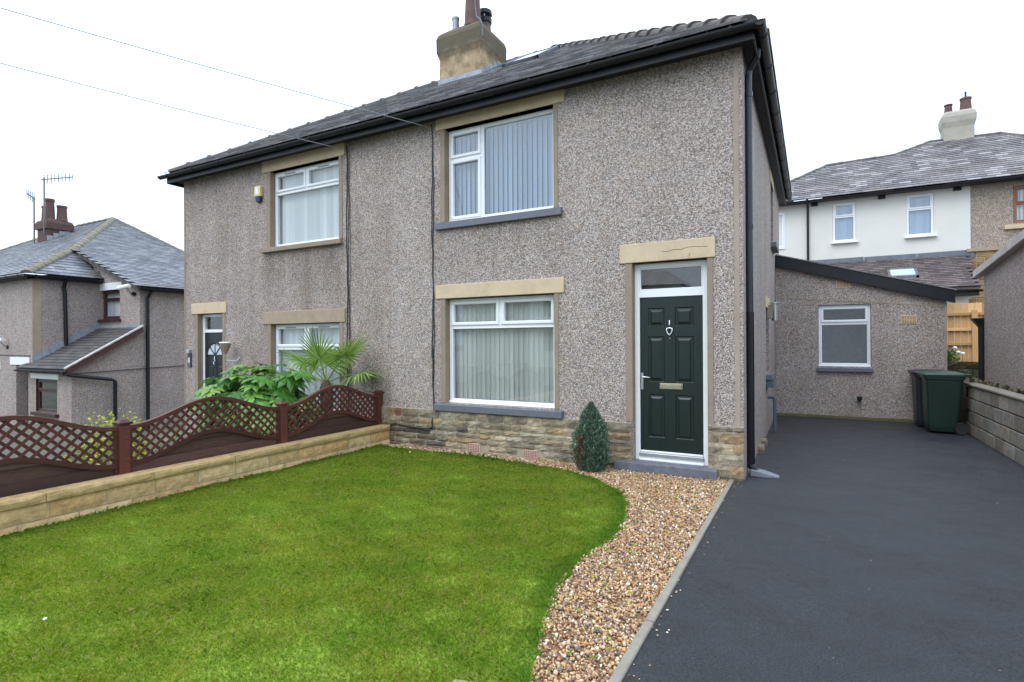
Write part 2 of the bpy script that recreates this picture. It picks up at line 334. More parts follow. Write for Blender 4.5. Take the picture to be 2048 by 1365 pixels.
# ------------------------------------------------------------------ object helpers
def link(o, parent=None):
    COL.objects.link(o)
    if parent is not None:
        o.parent = parent
        if parent.type == 'EMPTY': o.matrix_parent_inverse = Matrix.Translation(-parent.location)
    return o
def mk(name, verts, faces, mat, parent=None, smooth=False, recalc=True):
    me = bpy.data.meshes.new(name); me.from_pydata([tuple(v) for v in verts], [], faces)
    if recalc:
        bm = bmesh.new(); bm.from_mesh(me); bmesh.ops.recalc_face_normals(bm, faces=bm.faces); bm.to_mesh(me); bm.free()
    if smooth: me.polygons.foreach_set('use_smooth', [True]*len(me.polygons))
    me.materials.append(M[mat] if isinstance(mat, str) else mat)
    return link(bpy.data.objects.new(name, me), parent)
def inst(name, me, mat4, parent, color=None):
    o = bpy.data.objects.new(name, me); link(o, parent); o.matrix_basis = mat4
    if color: o.color = color
    return o
def thing(name, label, cat, loc=(0, 0, 0), group=None):
    o = bpy.data.objects.new(name, None); COL.objects.link(o); o.location = loc; o.empty_display_size = .2
    return tag(o, label, cat, group)
def tag(o, label, cat, group=None):
    o['label'] = label; o['category'] = cat
    if group: o['group'] = group
    return o
def struct(o): o['kind'] = 'structure'; return o
BF = [(0, 1, 3, 2), (4, 6, 7, 5), (0, 4, 5, 1), (2, 3, 7, 6), (0, 2, 6, 4), (1, 5, 7, 3)]
class MB:
    def __init__(s): s.v = []; s.f = []
    def add(s, v, f):
        b = len(s.v); s.v += [tuple(p) for p in v]; s.f += [tuple(i+b for i in q) for q in f]; return s
    def box(s, x0, x1, y0, y1, z0, z1):
        return s.add([(x, y, z) for x in (x0, x1) for y in (y0, y1) for z in (z0, z1)], BF)
    def quad(s, *p): return s.add(p, [tuple(range(len(p)))])
    def tube(s, pts, r, n=8, cap=True):
        pts = [Vector(p) for p in pts]; rs = r if hasattr(r, '__len__') else [r]*len(pts)
        vs = []; prev = None
        for i, p in enumerate(pts):
            d = (pts[min(i+1, len(pts)-1)] - pts[max(i-1, 0)]).normalized()
            a = (prev - d*prev.dot(d)).normalized() if prev is not None else d.orthogonal().normalized()
            prev = a; b = d.cross(a)
            vs += [p + (a*math.cos(2*PI*k/n) + b*math.sin(2*PI*k/n))*rs[i] for k in range(n)]
        fs = [(i*n+k, i*n+(k+1) % n, (i+1)*n+(k+1) % n, (i+1)*n+k) for i in range(len(pts)-1) for k in range(n)]
        if cap: fs += [tuple(range(n))[::-1], tuple(range((len(pts)-1)*n, len(pts)*n))]
        return s.add(vs, fs)
    def lathe(s, prof, c, n=16, axis='Z'):
        vs = []; c = Vector(c)
        for r, z in prof:
            for k in range(n):
                a = 2*PI*k/n; x, y = r*math.cos(a), r*math.sin(a)
                vs.append(c + (Vector((x, y, z)) if axis == 'Z' else Vector((x, z, y)) if axis == 'Y' else Vector((z, x, y))))
        fs = [(i*n+k, i*n+(k+1) % n, (i+1)*n+(k+1) % n, (i+1)*n+k) for i in range(len(prof)-1) for k in range(n)]
        fs += [tuple(range(n))[::-1], tuple(range((len(prof)-1)*n, len(prof)*n))]
        return s.add(vs, fs)
    def ring(s, x0, x1, z0, z1, t, yf, yb, ch=.008, ax=None):
        # mitred rectangular frame facing -Y: front plane yf, back plane yb
        prof = [(0, yb), (0, yf+ch), (ch, yf), (t-ch*1.6, yf), (t, yf+ch*1.4), (t, yb)]
        vs = []
        for ins, y in prof:
            vs += [(x0+ins, y, z0+ins), (x1-ins, y, z0+ins), (x1-ins, y, z1-ins), (x0+ins, y, z1-ins)]
        n = len(prof); fs = [(i*4+k, i*4+(k+1) % 4, ((i+1) % n)*4+(k+1) % 4, ((i+1) % n)*4+k) for i in range(n) for k in range(4)]
        return s.add(vs, fs)
    def ext(s, poly, d):   # prism: polygon of 3D points extruded by vector d
        n = len(poly); d = Vector(d)
        vs = [Vector(p) for p in poly] + [Vector(p)+d for p in poly]
        return s.add(vs, [tuple(range(n))[::-1], tuple(range(n, 2*n))] + [(i, (i+1) % n, n+(i+1) % n, n+i) for i in range(n)])
    def map(s, fn): s.v = [tuple(fn(*p)) for p in s.v]; return s
    def build(s, name, mat, parent=None, smooth=False, bevel=0, seg=1):
        o = mk(name, s.v, s.f, mat, parent, smooth)
        if bevel:
            bm = bmesh.new(); bm.from_mesh(o.data)
            es = [e for e in bm.edges if len(e.link_faces) == 2 and e.calc_face_angle(0) > .5]
            bmesh.ops.bevel(bm, geom=es, offset=bevel, segments=seg, affect='EDGES', profile=.5)
            bm.to_mesh(o.data); bm.free()
        return o
def box(name, x0, x1, y0, y1, z0, z1, mat, parent=None, bevel=.004): return MB().box(x0, x1, y0, y1, z0, z1).build(name, mat, parent, bevel=bevel)
def tubeo(name, pts, r, mat, parent=None, n=8): return MB().tube(pts, r, n).build(name, mat, parent, smooth=False)
def wall(name, fn, u0, u1, v0, v1, holes, t, mat, parent, top=None):
    """wall sheet in (u,v) with openings; fn(u,v,w) -> xyz, w goes inwards"""
    us = sorted({u0, u1, *[h[0] for h in holes], *[h[1] for h in holes]}); vz = sorted({v0, v1, *[h[2] for h in holes], *[h[3] for h in holes]})
    b = MB()
    for i in range(len(us)-1):
        for j in range(len(vz)-1):
            cu, cv = (us[i]+us[i+1])/2, (vz[j]+vz[j+1])/2
            if any(h[0] < cu < h[1] and h[2] < cv < h[3] for h in holes): continue
            b.quad(fn(us[i], vz[j], 0), fn(us[i+1], vz[j], 0), fn(us[i+1], vz[j+1], 0), fn(us[i], vz[j+1], 0))
    for (a, c, d, e_) in holes:
        for p, q in (((a, d), (c, d)), ((c, d), (c, e_)), ((c, e_), (a, e_)), ((a, e_), (a, d))):
            b.quad(fn(*p, 0), fn(*q, 0), fn(*q, t), fn(*p, t))
    me_o = b.build(name, mat, parent); return me_o
def npmesh(name, co, tris, mat, parent=None, attrs=None, smooth=False):
    me = bpy.data.meshes.new(name); nv, nf = len(co), len(tris); k = tris.shape[1]
    me.vertices.add(nv); me.vertices.foreach_set('co', co.astype(np.float32).ravel())
    me.loops.add(nf*k); me.loops.foreach_set('vertex_index', tris.astype(np.int32).ravel())
    me.polygons.add(nf); me.polygons.foreach_set('loop_start', np.arange(0, nf*k, k, dtype=np.int32))
    if smooth: me.polygons.foreach_set('use_smooth', np.ones(nf, dtype=bool))
    me.update(calc_edges=True); me.validate()
    for an, av in (attrs or {}).items():
        a = me.attributes.new(an, 'FLOAT', 'POINT'); a.data.foreach_set('value', av.astype(np.float32))
    me.materials.append(M[mat]); return link(bpy.data.objects.new(name, me), parent)
def inpoly(px, py, poly):
    ins = np.zeros(len(px), bool); n = len(poly)
    for i in range(n):
        x1, y1 = poly[i]; x2, y2 = poly[(i+1) % n]
        c = ((y1 > py) != (y2 > py)) & (px < (x2-x1)*(py-y1)/((y2-y1) or 1e-9)+x1); ins ^= c
    return ins
def edgedist(px, py, poly, skip=()):
    d = np.full(len(px), 9.0); n = len(poly)
    for i in range(n):
        if i in skip: continue
        ax, ay = poly[i]; bx, by = poly[(i+1) % n]; L = (bx-ax)**2+(by-ay)**2
        tt = np.clip(((px-ax)*(bx-ax)+(py-ay)*(by-ay))/L, 0, 1); d = np.minimum(d, np.hypot(px-ax-tt*(bx-ax), py-ay-tt*(by-ay)))
    return d
def slates(parent, o, u, v, poly2, w, ex, mat, near=None, nmax=300, th=.012, name='slate'):
    """courses of slates on the plane o + a*u + b*v (unit vectors, v up the slope) inside poly2 [(a,b)...]"""
    o, u, v = Vector(o), Vector(u).normalized(), Vector(v).normalized(); nrm = u.cross(v)
    if nrm.z < 0: nrm = -nrm
    A = [p[0] for p in poly2]; B = [p[1] for p in poly2]
    pa, pb = [], []
    nb = int((max(B)-min(B))/ex)+1; na = int((max(A)-min(A))/w)+2
    for j in range(nb):
        for i in range(na):
            pa.append(min(A)+(i+(.5 if j % 2 else 0))*w); pb.append(min(B)+(j+.5)*ex)
    pa, pb = np.array(pa), np.array(pb); ok = inpoly(pa, pb, poly2); pa, pb = pa[ok], pb[ok]
    cs = [o + u*a + v*b for a, b in zip(pa, pb)]
    tl = th*1.6/ex
    hw, hl = w/2-.003, ex*.62
    sv = [(x, y, z) for x in (-hw, hw) for y in (-hl, hl) for z in (-.5*th, .5*th)]
    me = bpy.data.meshes.new('slate'); me.from_pydata(sv, [], BF); me.materials.append(M[mat])
    order = list(range(len(cs)))
    if near is not None: order.sort(key=lambda i: (cs[i]-Vector(near)).length)
    rot = Matrix((u, v, nrm)).transposed()
    rest = MB()
    for k, i in enumerate(order):
        jit = Euler((tl*.8+random.uniform(-.012, .012), random.uniform(-.006, .006), random.uniform(-.008, .008))).to_matrix()
        m4 = (rot @ jit.inverted()).to_4x4(); m4.translation = cs[i] + nrm*(th*1.2)
        if near is not None and k < nmax: inst(name, me, m4, parent)
        else: rest.add([m4 @ Vector(p) for p in sv], BF)
    if rest.v:
        r_ = rest.build(name+'_courses', mat, parent); r_['kind'] = 'stuff'
def ridge_tiles(parent, p, q, mat, L=.42, r=.11, name='ridge_tile', collar=.018, drop=0.02):
    p, q = Vector(p), Vector(q); d = (q-p); n = max(1, int(d.length/L)); step = d.length/n; d.normalize()
    side = d.cross(Vector((0, 0, 1))).normalized(); upv = side.cross(d).normalized()
    if upv.z < 0: upv = -upv
    sv, sf = [], []; K = 7
    prof = [(math.cos(PI*k/(K-1))*r*1.05, math.sin(PI*k/(K-1))*r*.75-.03) for k in range(K)]
    for a, s_ in ((0, 1.0), (step*.86, 1.0), (step*.86, 1+collar/r), (step*1.02, 1+collar/r)):
        sv += [Vector((a, x*s_, z*s_)) for x, z in prof]
    for i in range(3): sf += [(i*K+k, i*K+k+1, (i+1)*K+k+1, (i+1)*K+k) for k in range(K-1)]
    sf += [tuple(range(K)), tuple(range(3*K, 4*K))]
    me = bpy.data.meshes.new('ridge_tile'); me.from_pydata(sv, [], sf); me.materials.append(M[mat])
    rot = Matrix((d, side, upv)).transposed().to_4x4()
    for i in range(n):
        m4 = rot.copy(); m4.translation = p + d*(i*step) - upv*drop + Vector((0, 0, random.uniform(-.006, .006)))
        inst(name, me, m4, parent)

# ================================================================== THE SETTING
def ground_h(x, y):
    z = -.08
    if x < -5.25: z = -.42
    if x < -10: z = -.42 - min(1, (-10-x)/6)*.72
    return z
gx = [-400, -120, -60, -40, -30, -24, -20, -17, -14, -11, -10, -5.26, -5.24, -2, 0, 3, 6, 10, 20, 60, 120, 400]
gy = [-400, -120, -50, -20, -10, -5, 0, 4, 8, 14, 20, 40, 120, 400]
gv = [(x, y, ground_h(x, y)) for x in gx for y in gy]; ny = len(gy)
struct(mk('ground', gv, [(i*ny+j, (i+1)*ny+j, (i+1)*ny+j+1, i*ny+j+1) for i in range(len(gx)-1) for j in range(ny-1)], 'ground'))
# driveway: a laid sheet with slight unevenness
dx = np.linspace(.045, 3.20, 24); dy = np.linspace(-9, 6.38, 70)
DV = [(x, y, .004*math.sin(x*2.1+y*.9)+.003*math.sin(y*2.7-x)) for x in dx for y in dy]
struct(mk('driveway', DV, [(i*70+j, (i+1)*70+j, (i+1)*70+j+1, i*70+j+1) for i in range(23) for j in range(69)], 'asphalt', smooth=True))
kp = MB().box(0, 1, 0, 1, 0, 1)
kerb = struct(MB().box(-.004, .040, -9, -.02, -.1, -.005).build('kerb', 'mortar'))
for i in range(10):
    y1 = -.03-.93*i - (.0 if i else 0)
    if i == 0: y1 = .0-.06
    o = MB().box(-.006+random.uniform(-.003, .003), .046, y1-.918, y1, -.09, .018+random.uniform(-.003, .004)).build('edging_slab', 'kerb', kerb, bevel=.006)
# retained ground to the right and behind
raised = struct(MB().box(3.36, 40, -9, 8.4, -.3, .80).build('raised_garden', 'soil'))
rear = struct(MB().box(-2, 40, 8.6, 60, -.3, 1.08).build('rear_garden', 'ground'))
struct(MB().box(-16.5, -5.4, -9, -.3, -.6, -.395).build('neighbour_path', 'paving'))
struct(MB().box(-60, 60, -22, -12, -.6, -.06).build('road', 'asphalt'))

LAWN = [(-.27, -4.75), (-.36, -4.5), (-.55, -3.94), (-.66, -3.54), (-.68, -3.06), (-.62, -2.56), (-.66, -2.01), (-.78, -1.55), (-.98, -1.14), (-1.37, -.76), (-1.85, -.50), (-2.58, -.42), (-3.27, -.34), (-3.99, -.30), (-4.64, -.34), (-5.12, -.30), (-5.12, -6.6), (-.2, -6.6)]
lawn = struct(mk('lawn', [(x, y, -.004) for x, y in LAWN], [tuple(range(len(LAWN)))], 'lawnbed'))
GRAVEL = LAWN[:16][::-1] + [(-.27, -6.6), (0, -6.6), (0, -.0), (-5.12, -.0)][0:0]
GP = [(-5.12, -.0), (-5.12, -.36)] + [p for p in LAWN[14::-1]] + [(-.2, -6.6), (-.004, -6.6), (-.004, -.0)]
struct(mk('gravel_path', [(x, y, -.012) for x, y in GP], [tuple(range(len(GP)))], 'gravelbed'))

# ================================================================== MAIN HOUSE (a pair of semis under one hipped roof)
XL, XR, HD = -10.78, .15, 8.1
H = thing('semi_detached_house', 'two storey pebbledashed semi detached pair with hipped slate roof and black gutters', 'house', ((XL+XR)/2, HD/2, 0))
FY = lambda u, v, w: (u, w, v)
op = {'ru': (-4.07, -2.25, 3.46, 4.88), 'rg': (-4.07, -2.25, .70, 2.29), 'rd': (-1.165, -.25, .10, 2.62),
      'lu': (-8.06, -6.29, 3.42, 4.84), 'lg': (-8.06, -6.29, .42, 1.98), 'ld': (-10.32, -9.50, -.30, 2.236)}
MIDX = -5.14
wr = wall('front_wall', FY, MIDX, XR, -.2, 5.06, [op['ru'], op['rg'], op['rd']], .28, 'peb', H)
wl = wall('front_wall', FY, XL, MIDX, -.8, 5.06, [op['lu'], op['lg'], op['ld']], .28, 'peb_left', H)
wl['label'] = 'darker weathered pebbledash of the left hand house'
# side wall (faces +X) with two narrow openings, and the far walls
SX = lambda u, v, w: (XR-w, u, v)
sideholes = [(5.0, 5.75, 3.55, 4.75), (3.55, 4.25, 1.05, 2.2)]
wall('side_wall', SX, 0.002, HD, -.2, 5.06, sideholes, .2, 'peb', H)
MB().quad((XL, 0, -.9), (XL, HD, -.9), (XL, HD, 5.06), (XL, 0, 5.06)).quad((XL, HD, -.9), (XR, HD, -.9), (XR, HD, 5.06), (XL, HD, 5.06)).build('rear_wall', 'peb_left', H)
for (a, b_, c_, d_) in sideholes:
    MB().box(XR-.14, XR-.10, a, b_, c_, d_).build('side_window', 'glass_blue', H)
    box('lintel', XR-.02, XR+.012, a-.14, b_+.14, d_, d_+.2, 'lintel', H)
    box('sill', XR-.02, XR+.10, a-.08, b_+.08, c_-.1, c_-.01, 'greysill', H)
# quoin bead at the corner, plus vertical jamb strips
box('quoin_bead', .055, .115, -.008, .02, .6, 5.0, 'quoin', H, .004)
box('quoin_bead', XL-.006, XL+.03, -.008, .1, -.4, 5.0, 'jamb', H, .005)
for k in op:
    a, b_, c_, d_ = op[k]
    jw = .10 if k[0] == 'l' else .085
    z0 = {'rd': .60}.get(k, c_)
    for x0, x1 in ((a-jw, a), (b_, b_+jw*.8)):
        box('jamb', x0, x1, -.010, .10 if x1 == a else .09, z0, d_-.002, 'jamb', H, .004)
        if x1 == a: MB().box(a-.002, a+.004, -.006, .099, z0, d_-.004).build('reveal', 'jamb', H)
for k, (x0, x1, z0, z1, mt) in {'ru': (-4.22, -2.08, 4.88, 5.055, 'lintel'), 'rg': (-4.24, -2.10, 2.29, 2.50, 'lintel'), 'rd': (-1.32, -.156, 2.62, 2.86, 'lintel'),
      'lu': (-8.28, -6.145, 4.84, 5.05, 'lintel'), 'lg': (-8.267, -6.15, 1.98, 2.214, 'lintel_grey'), 'ld': (-10.52, -9.37, 2.236, 2.457, 'lintel')}.items():
    lo = box('lintel', x0, x1, -.022, .14, z0, z1, mt, H, .006)
    if k == 'rd':   # the fine crack in the stone
        pts = [(-.78, 2.735), (-.70, 2.730), (-.64, 2.748), (-.55, 2.742), (-.47, 2.762), (-.40, 2.766), (-.34, 2.758), (-.24, 2.752)]
        tubeo('crack', [(x, -.0225, z) for x, z in pts], .0022, 'hole', lo, 5)
        tubeo('crack', [(-.45, -.0225, z) for z in (2.63, 2.66, 2.69)], .0018, 'hole', lo, 5)
for (x0, x1, z0, z1, mt, dp) in ((-4.24, -2.115, .585, .69, 'greysill', .085), (-4.23, -2.12, 3.345, 3.455, 'greysill', .06), (-8.26, -6.20, 3.325, 3.415, 'jamb', .07), (-8.26, -6.2, .32, .42, 'jamb', .07)):
    MB().ext([(x0, -dp, z0), (x0, .13, z0), (x0, .13, z1+.012), (x0, -dp, z1-.008)], (x1-x0, 0, 0)).build('sill', mt, H, bevel=.006)

# ---- windows
def window(name, parent, a, b, c, d, y, lights, frame='pvc', t=.058, glass='glass', blind=None, slat=.089, ang=30, vents=True, room=True, sill=True, fix=None, sash_t=.05):
    """lights: (u0,u1,v0,v1,sash) in 0..1 of the opening"""
    fo = MB().ring(a+.004, b-.004, c+.004, d-.004, t, y, y+.07)
    W, Hh = b-a, d-c
    panes = []
    wo = None
    bars = []
    for (u0, u1, v0, v1, sash) in lights:
        x0, x1, z0, z1 = a+u0*W, a+u1*W, c+v0*Hh, c+v1*Hh
        if u0 > .01: bars.append((x0-.028, x0+.028, c+t*.7 if v0 < .01 else z0, d-t*.7 if v1 > .99 else z1, 0))
        if v0 > .01: bars.append((a+t*.7 if u0 < .01 else x0, b-t*.7 if u1 > .99 else x1, z0-.028, z0+.028, 1))
    for x0, x1, z0, z1, kk in bars: fo.box(x0, x1, y+.004+.0015*kk, y+.068, z0, z1)
    wo = fo.build(name, frame, parent)
    for (u0, u1, v0, v1, sash) in lights:
        x0, x1, z0, z1 = a+u0*W, a+u1*W, c+v0*Hh, c+v1*Hh
        e0, e1 = (t*.75 if u0 < .01 else .020), (t*.75 if u1 > .99 else .020)
        g0, g1 = (t*.75 if v0 < .01 else .020), (t*.75 if v1 > .99 else .020)
        x0 += e0; x1 -= e1; z0 += g0; z1 -= g1
        if sash:
            MB().ring(x0, x1, z0, z1, sash_t, y-.014, y+.05, .007).build('sash', frame, wo)
            q = sash_t
            if vents and (x1-x0) > .4:
                xm = (x0+x1)/2; box('trickle_vent', xm-.14, xm+.14, y-.022, y-.012, z1-.033, z1-.016, 'greyplastic' if frame == 'pvc' else frame, wo, .002)
        else:
            MB().ring(x0, x1, z0, z1, .016, y+.002, y+.05, .005).build('glazing_bead', frame, wo); q = .014
        MB().box(x0+q*.8, x1-q*.8, y+.030, y+.036, z0+q*.8, z1-q*.8).build('pane', glass, wo)
        MB().ring(x0+q*.75, x1-q*.75, z0+q*.75, z1-q*.75, .009, y+.0285, y+.03, .001).build('gasket', 'rubber', wo)
    if sill: # bottom drip and drain caps
        MB().ext([(a+.006, y-.022, c+.004), (a+.006, y-.001, c+.004), (a+.006, y-.001, c+.034), (a+.006, y-.014, c+.026)], (W-.012, 0, 0)).build('drip_rail', frame, wo)
        for xx in (a+W*.12, b-W*.12): box('drain_cap', xx-.016, xx+.016, y-.004, y+.001, c+.038, c+.046, frame, wo, .001)
    if blind:
        n = int((W-.1)/(slat*.9)); yb = y+.105
        me = bpy.data.meshes.new('blind_slat'); hw = slat/2; zz0, zz1 = c+.05, d-.04
        K = 5; vs_ = []
        for zc in (zz0, zz1):
            for k in range(K):
                s_ = -1+2*k/(K-1); vs_.append((s_*hw, .006*(1-s_*s_), zc))
        me.from_pydata(vs_, [], [(k, k+1, K+k+1, K+k) for k in range(K-1)]); me.materials.append(M[blind])
        for i in range(n+1):
            xx = a+.06+(W-.12)*i/n
            m4 = Matrix.Translation((xx, yb, 0)) @ Matrix.Rotation(R(ang+random.uniform(-3, 3)), 4, 'Z'); inst('blind_slat', me, m4, wo)
        box('blind_rail', a+.04, b-.04, yb-.03, yb+.02, d-.05, d-.02, 'white', wo)
    if room:
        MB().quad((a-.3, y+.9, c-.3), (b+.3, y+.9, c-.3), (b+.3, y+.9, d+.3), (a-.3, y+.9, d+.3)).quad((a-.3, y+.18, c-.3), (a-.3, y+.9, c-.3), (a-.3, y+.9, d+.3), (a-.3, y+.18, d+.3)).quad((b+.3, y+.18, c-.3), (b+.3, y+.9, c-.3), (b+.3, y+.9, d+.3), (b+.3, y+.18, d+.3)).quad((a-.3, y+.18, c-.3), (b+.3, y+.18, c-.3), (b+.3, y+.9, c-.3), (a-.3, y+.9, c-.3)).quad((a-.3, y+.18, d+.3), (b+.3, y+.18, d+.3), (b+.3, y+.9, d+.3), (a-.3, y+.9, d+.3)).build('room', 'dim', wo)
    return wo
TWO = [(0, 1, 0, .715, 0), (0, .485, .715, 1, 1), (.485, 1, .715, 1, 1)]
window('window', H, *op['ru'], .10, [(0, .335, 0, .68, 1), (0, .335, .68, 1, 1), (.335, 1, 0, 1, 0)], blind='blind_w', ang=-24, glass='glass_blue', vents=False)['label'] = 'large first floor window with grey sill and vertical blinds'
window('window', H, *op['rg'], .10, [(0, 1, 0, .73, 0), (0, .5, .73, 1, 1), (.5, 1, .73, 1, 1)], blind='blind', ang=-9, vents=False)
window('window', H, *op['lu'], .10, TWO, blind='blind_w', ang=2)
window('window', H, *op['lg'], .10, TWO, blind='blind_w', ang=12)

# ---- front door (right)
def raised_panel(b, x0, x1, z0, z1, y):
    # moulded groove then a raised bevelled field
    o1, o2, o3 = .012, .030, .052
    L = [(0, y), (o1, y+.012), (o2, y+.010), (o3, y-.006)]
    vs_ = []
    for ins, yy in L: vs_ += [(x0+ins, yy, z0+ins), (x1-ins, yy, z0+ins), (x1-ins, yy, z1-ins), (x0+ins, yy, z1-ins)]
    fs_ = [(i*4+k, i*4+(k+1) % 4, (i+1)*4+(k+1) % 4, (i+1)*4+k) for i in range(3) for k in range(4)] + [(12, 13, 14, 15)]
    b.add(vs_, fs_)
def door_leaf(x0, x1, z0, z1, y, panels, parent, extra=None):
    holes = [(x0+(x1-x0)*p[0], x0+(x1-x0)*p[1], z0+(z1-z0)*p[2], z0+(z1-z0)*p[3]) for p in panels]
    d = wall('door', lambda u, v, w: (u, y+w, v), x0, x1, z0, z1, holes, .0005, 'door', parent)
    MB().box(x0, x1, y+.014, y+.05, z0, z1).build('door_core', 'door', d)
    for h in holes:
        b = MB(); raised_panel(b, *h, y); b.build('panel', 'door', d)
    return d
a, b_, c_, d_ = op['rd']; y = .10
fr = MB().ring(a+.003, b_-.003, c_+.002, d_-.003, .066, y-.005, y+.07)
fr.box(a+.05, b_-.05, y+.0, y+.068, 2.185, 2.275)
DF = fr.build('door_frame', 'pvc', H)
MB().ring(a+.07, b_-.07, 2.275, d_-.066, .014, y+.004, y+.05, .004).build('glazing_bead', 'pvc', DF)
MB().box(a+.075, b_-.075, y+.03, y+.036, 2.27, d_-.06).build('fanlight_pane', 'glass', DF)
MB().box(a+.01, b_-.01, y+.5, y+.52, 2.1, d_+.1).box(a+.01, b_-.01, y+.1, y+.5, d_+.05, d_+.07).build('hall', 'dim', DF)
x0, x1, z0, z1 = a+.072, b_-.072, .225, 2.183
PAN = [(.13, .40, .81, .93), (.57, .86, .81, .93), (.13, .40, .45, .745), (.57, .86, .45, .745), (.13, .40, .09, .37), (.57, .86, .09, .37)]
D = door_leaf(x0, x1, z0, z1, y+.012, PAN, H); D['label'] = 'dark green six panel front door with chrome knocker'
box('threshold', a+.06, b_-.06, y-.03, y+.06, .155, .205, 'steel', D, .006)
box('weather_bar', a+.072, b_-.072, y-.012, y+.02, .207, .232, 'pvc', D, .006)
box('threshold', a+.06, b_-.06, y-.045, y+.05, .105, .135, 'pvc', D, .005)
xm = (x0+x1)/2-.01; kz = 1.795
k = MB().lathe([(.0, 0), (.010, .004), (.013, .02), (.008, .035), (.011, .05), (.005, .065), (0, .075)], (xm, y-.005, kz+.02), 10)
k.lathe([(0, -.02), (.026, -.016), (.028, -.004), (.018, 0.004)], (xm, y+.01, kz+.0), 12)
for s in (-1, 1): k.tube([(xm+s*.026, y-.012, kz), (xm+s*.036, y-.014, kz-.03), (xm+s*.028, y-.014, kz-.065), (xm+s*.008, y-.014, kz-.09), (xm, y-.014, kz-.094)], [.006, .007, .008, .009, .009], 8)
k.lathe([(0, -.015), (.014, -.012), (.015, 0), (.0, .002)], (xm, y-.0, kz-.095), 10, 'Y'); k.lathe([(0, -.012), (.010, -.008), (.010, .01), (0, .012)], (xm, y+.008, kz-.135), 10, 'Y')
k.build('knocker', 'chrome', D, smooth=True)
lp = box('letterplate', x0+.245, x0+.535, y-.002, y+.012, 1.02, 1.095, 'brass', D, .006)
box('flap', x0+.262, x0+.518, y-.010, y-.003, 1.034, 1.082, 'brass', lp, .004)
hb = box('handle_plate', x0+.012, x0+.042, y-.004, y+.010, 1.005, 1.22, 'chrome', D, .006)
MB().tube([(x0+.027, y+.0, 1.17), (x0+.027, y-.045, 1.17), (x0+.05, y-.052, 1.17), (x0+.14, y-.050, 1.165)], [.010, .010, .010, .008], 8).build('lever', 'chrome', hb, smooth=True)
# step: painted slab on a rough concrete bed
ST = MB().box(-1.37, -.13, -.16, .06, .0, .115).build('step', 'step', H, bevel=.01, seg=2)
MB().box(-1.39, -.11, -.155, .0, -.1, .022).build('step_bed', 'mortar', ST)

# ---- left house front door
a, b_, c_, d_ = op['ld']; y = .10
DF2 = MB().ring(a+.003, b_-.003, c_+.002, d_-.003, .06, y-.005, y+.07).box(a+.05, b_-.05, y, y+.068, 1.855, 1.915).build('door_frame', 'pvc', H)
MB().box(a+.06, b_-.06, y+.03, y+.036, 1.91, d_-.055).build('fanlight_pane', 'glass', DF2)
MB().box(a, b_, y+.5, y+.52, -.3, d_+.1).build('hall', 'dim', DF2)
x0, x1, z0, z1 = a+.062, b_-.062, -.22, 1.853
D2 = door_leaf(x0, x1, z0, z1, y+.012, [(.12, .45, .42, .68), (.55, .88, .42, .68), (.12, .45, .08, .34), (.55, .88, .08, .34)], H)
D2['label'] = 'dark green door with a sunburst fanlight'
xm, zf, rf = (x0+x1)/2, 1.35, .245
for i in range(4):
    a0, a1 = PI*i/4+.07, PI*(i+1)/4-.07
    pts = [(xm, zf+.03)] + [(xm+rf*math.cos(a0+(a1-a0)*j/5), zf+.03+rf*math.sin(a0+(a1-a0)*j/5)) for j in range(6)]
    MB().ext([(px_, y+.004, pz_) for px_, pz_ in [(xm+.05*math.cos((a0+a1)/2), zf+.03+.05*math.sin((a0+a1)/2))]+pts[1:]], (0, .006, 0)).build('fan_pane', 'frost', D2)
tubeo('fan_bar', [(xm+(rf+.02)*math.cos(PI*j/14), y-.001, zf+.02+(rf+.02)*math.sin(PI*j/14)) for j in range(15)], .016, 'door', D2, 6)
MB().tube([(xm, y-.004, 1.36), (xm, y-.014, 1.32), (xm-.03, y-.014, 1.26), (xm-.02, y-.014, 1.20), (xm+.02, y-.014, 1.20), (xm+.03, y-.014, 1.26), (xm, y-.014, 1.32)], .008, 6).build('knocker', 'chrome', D2)

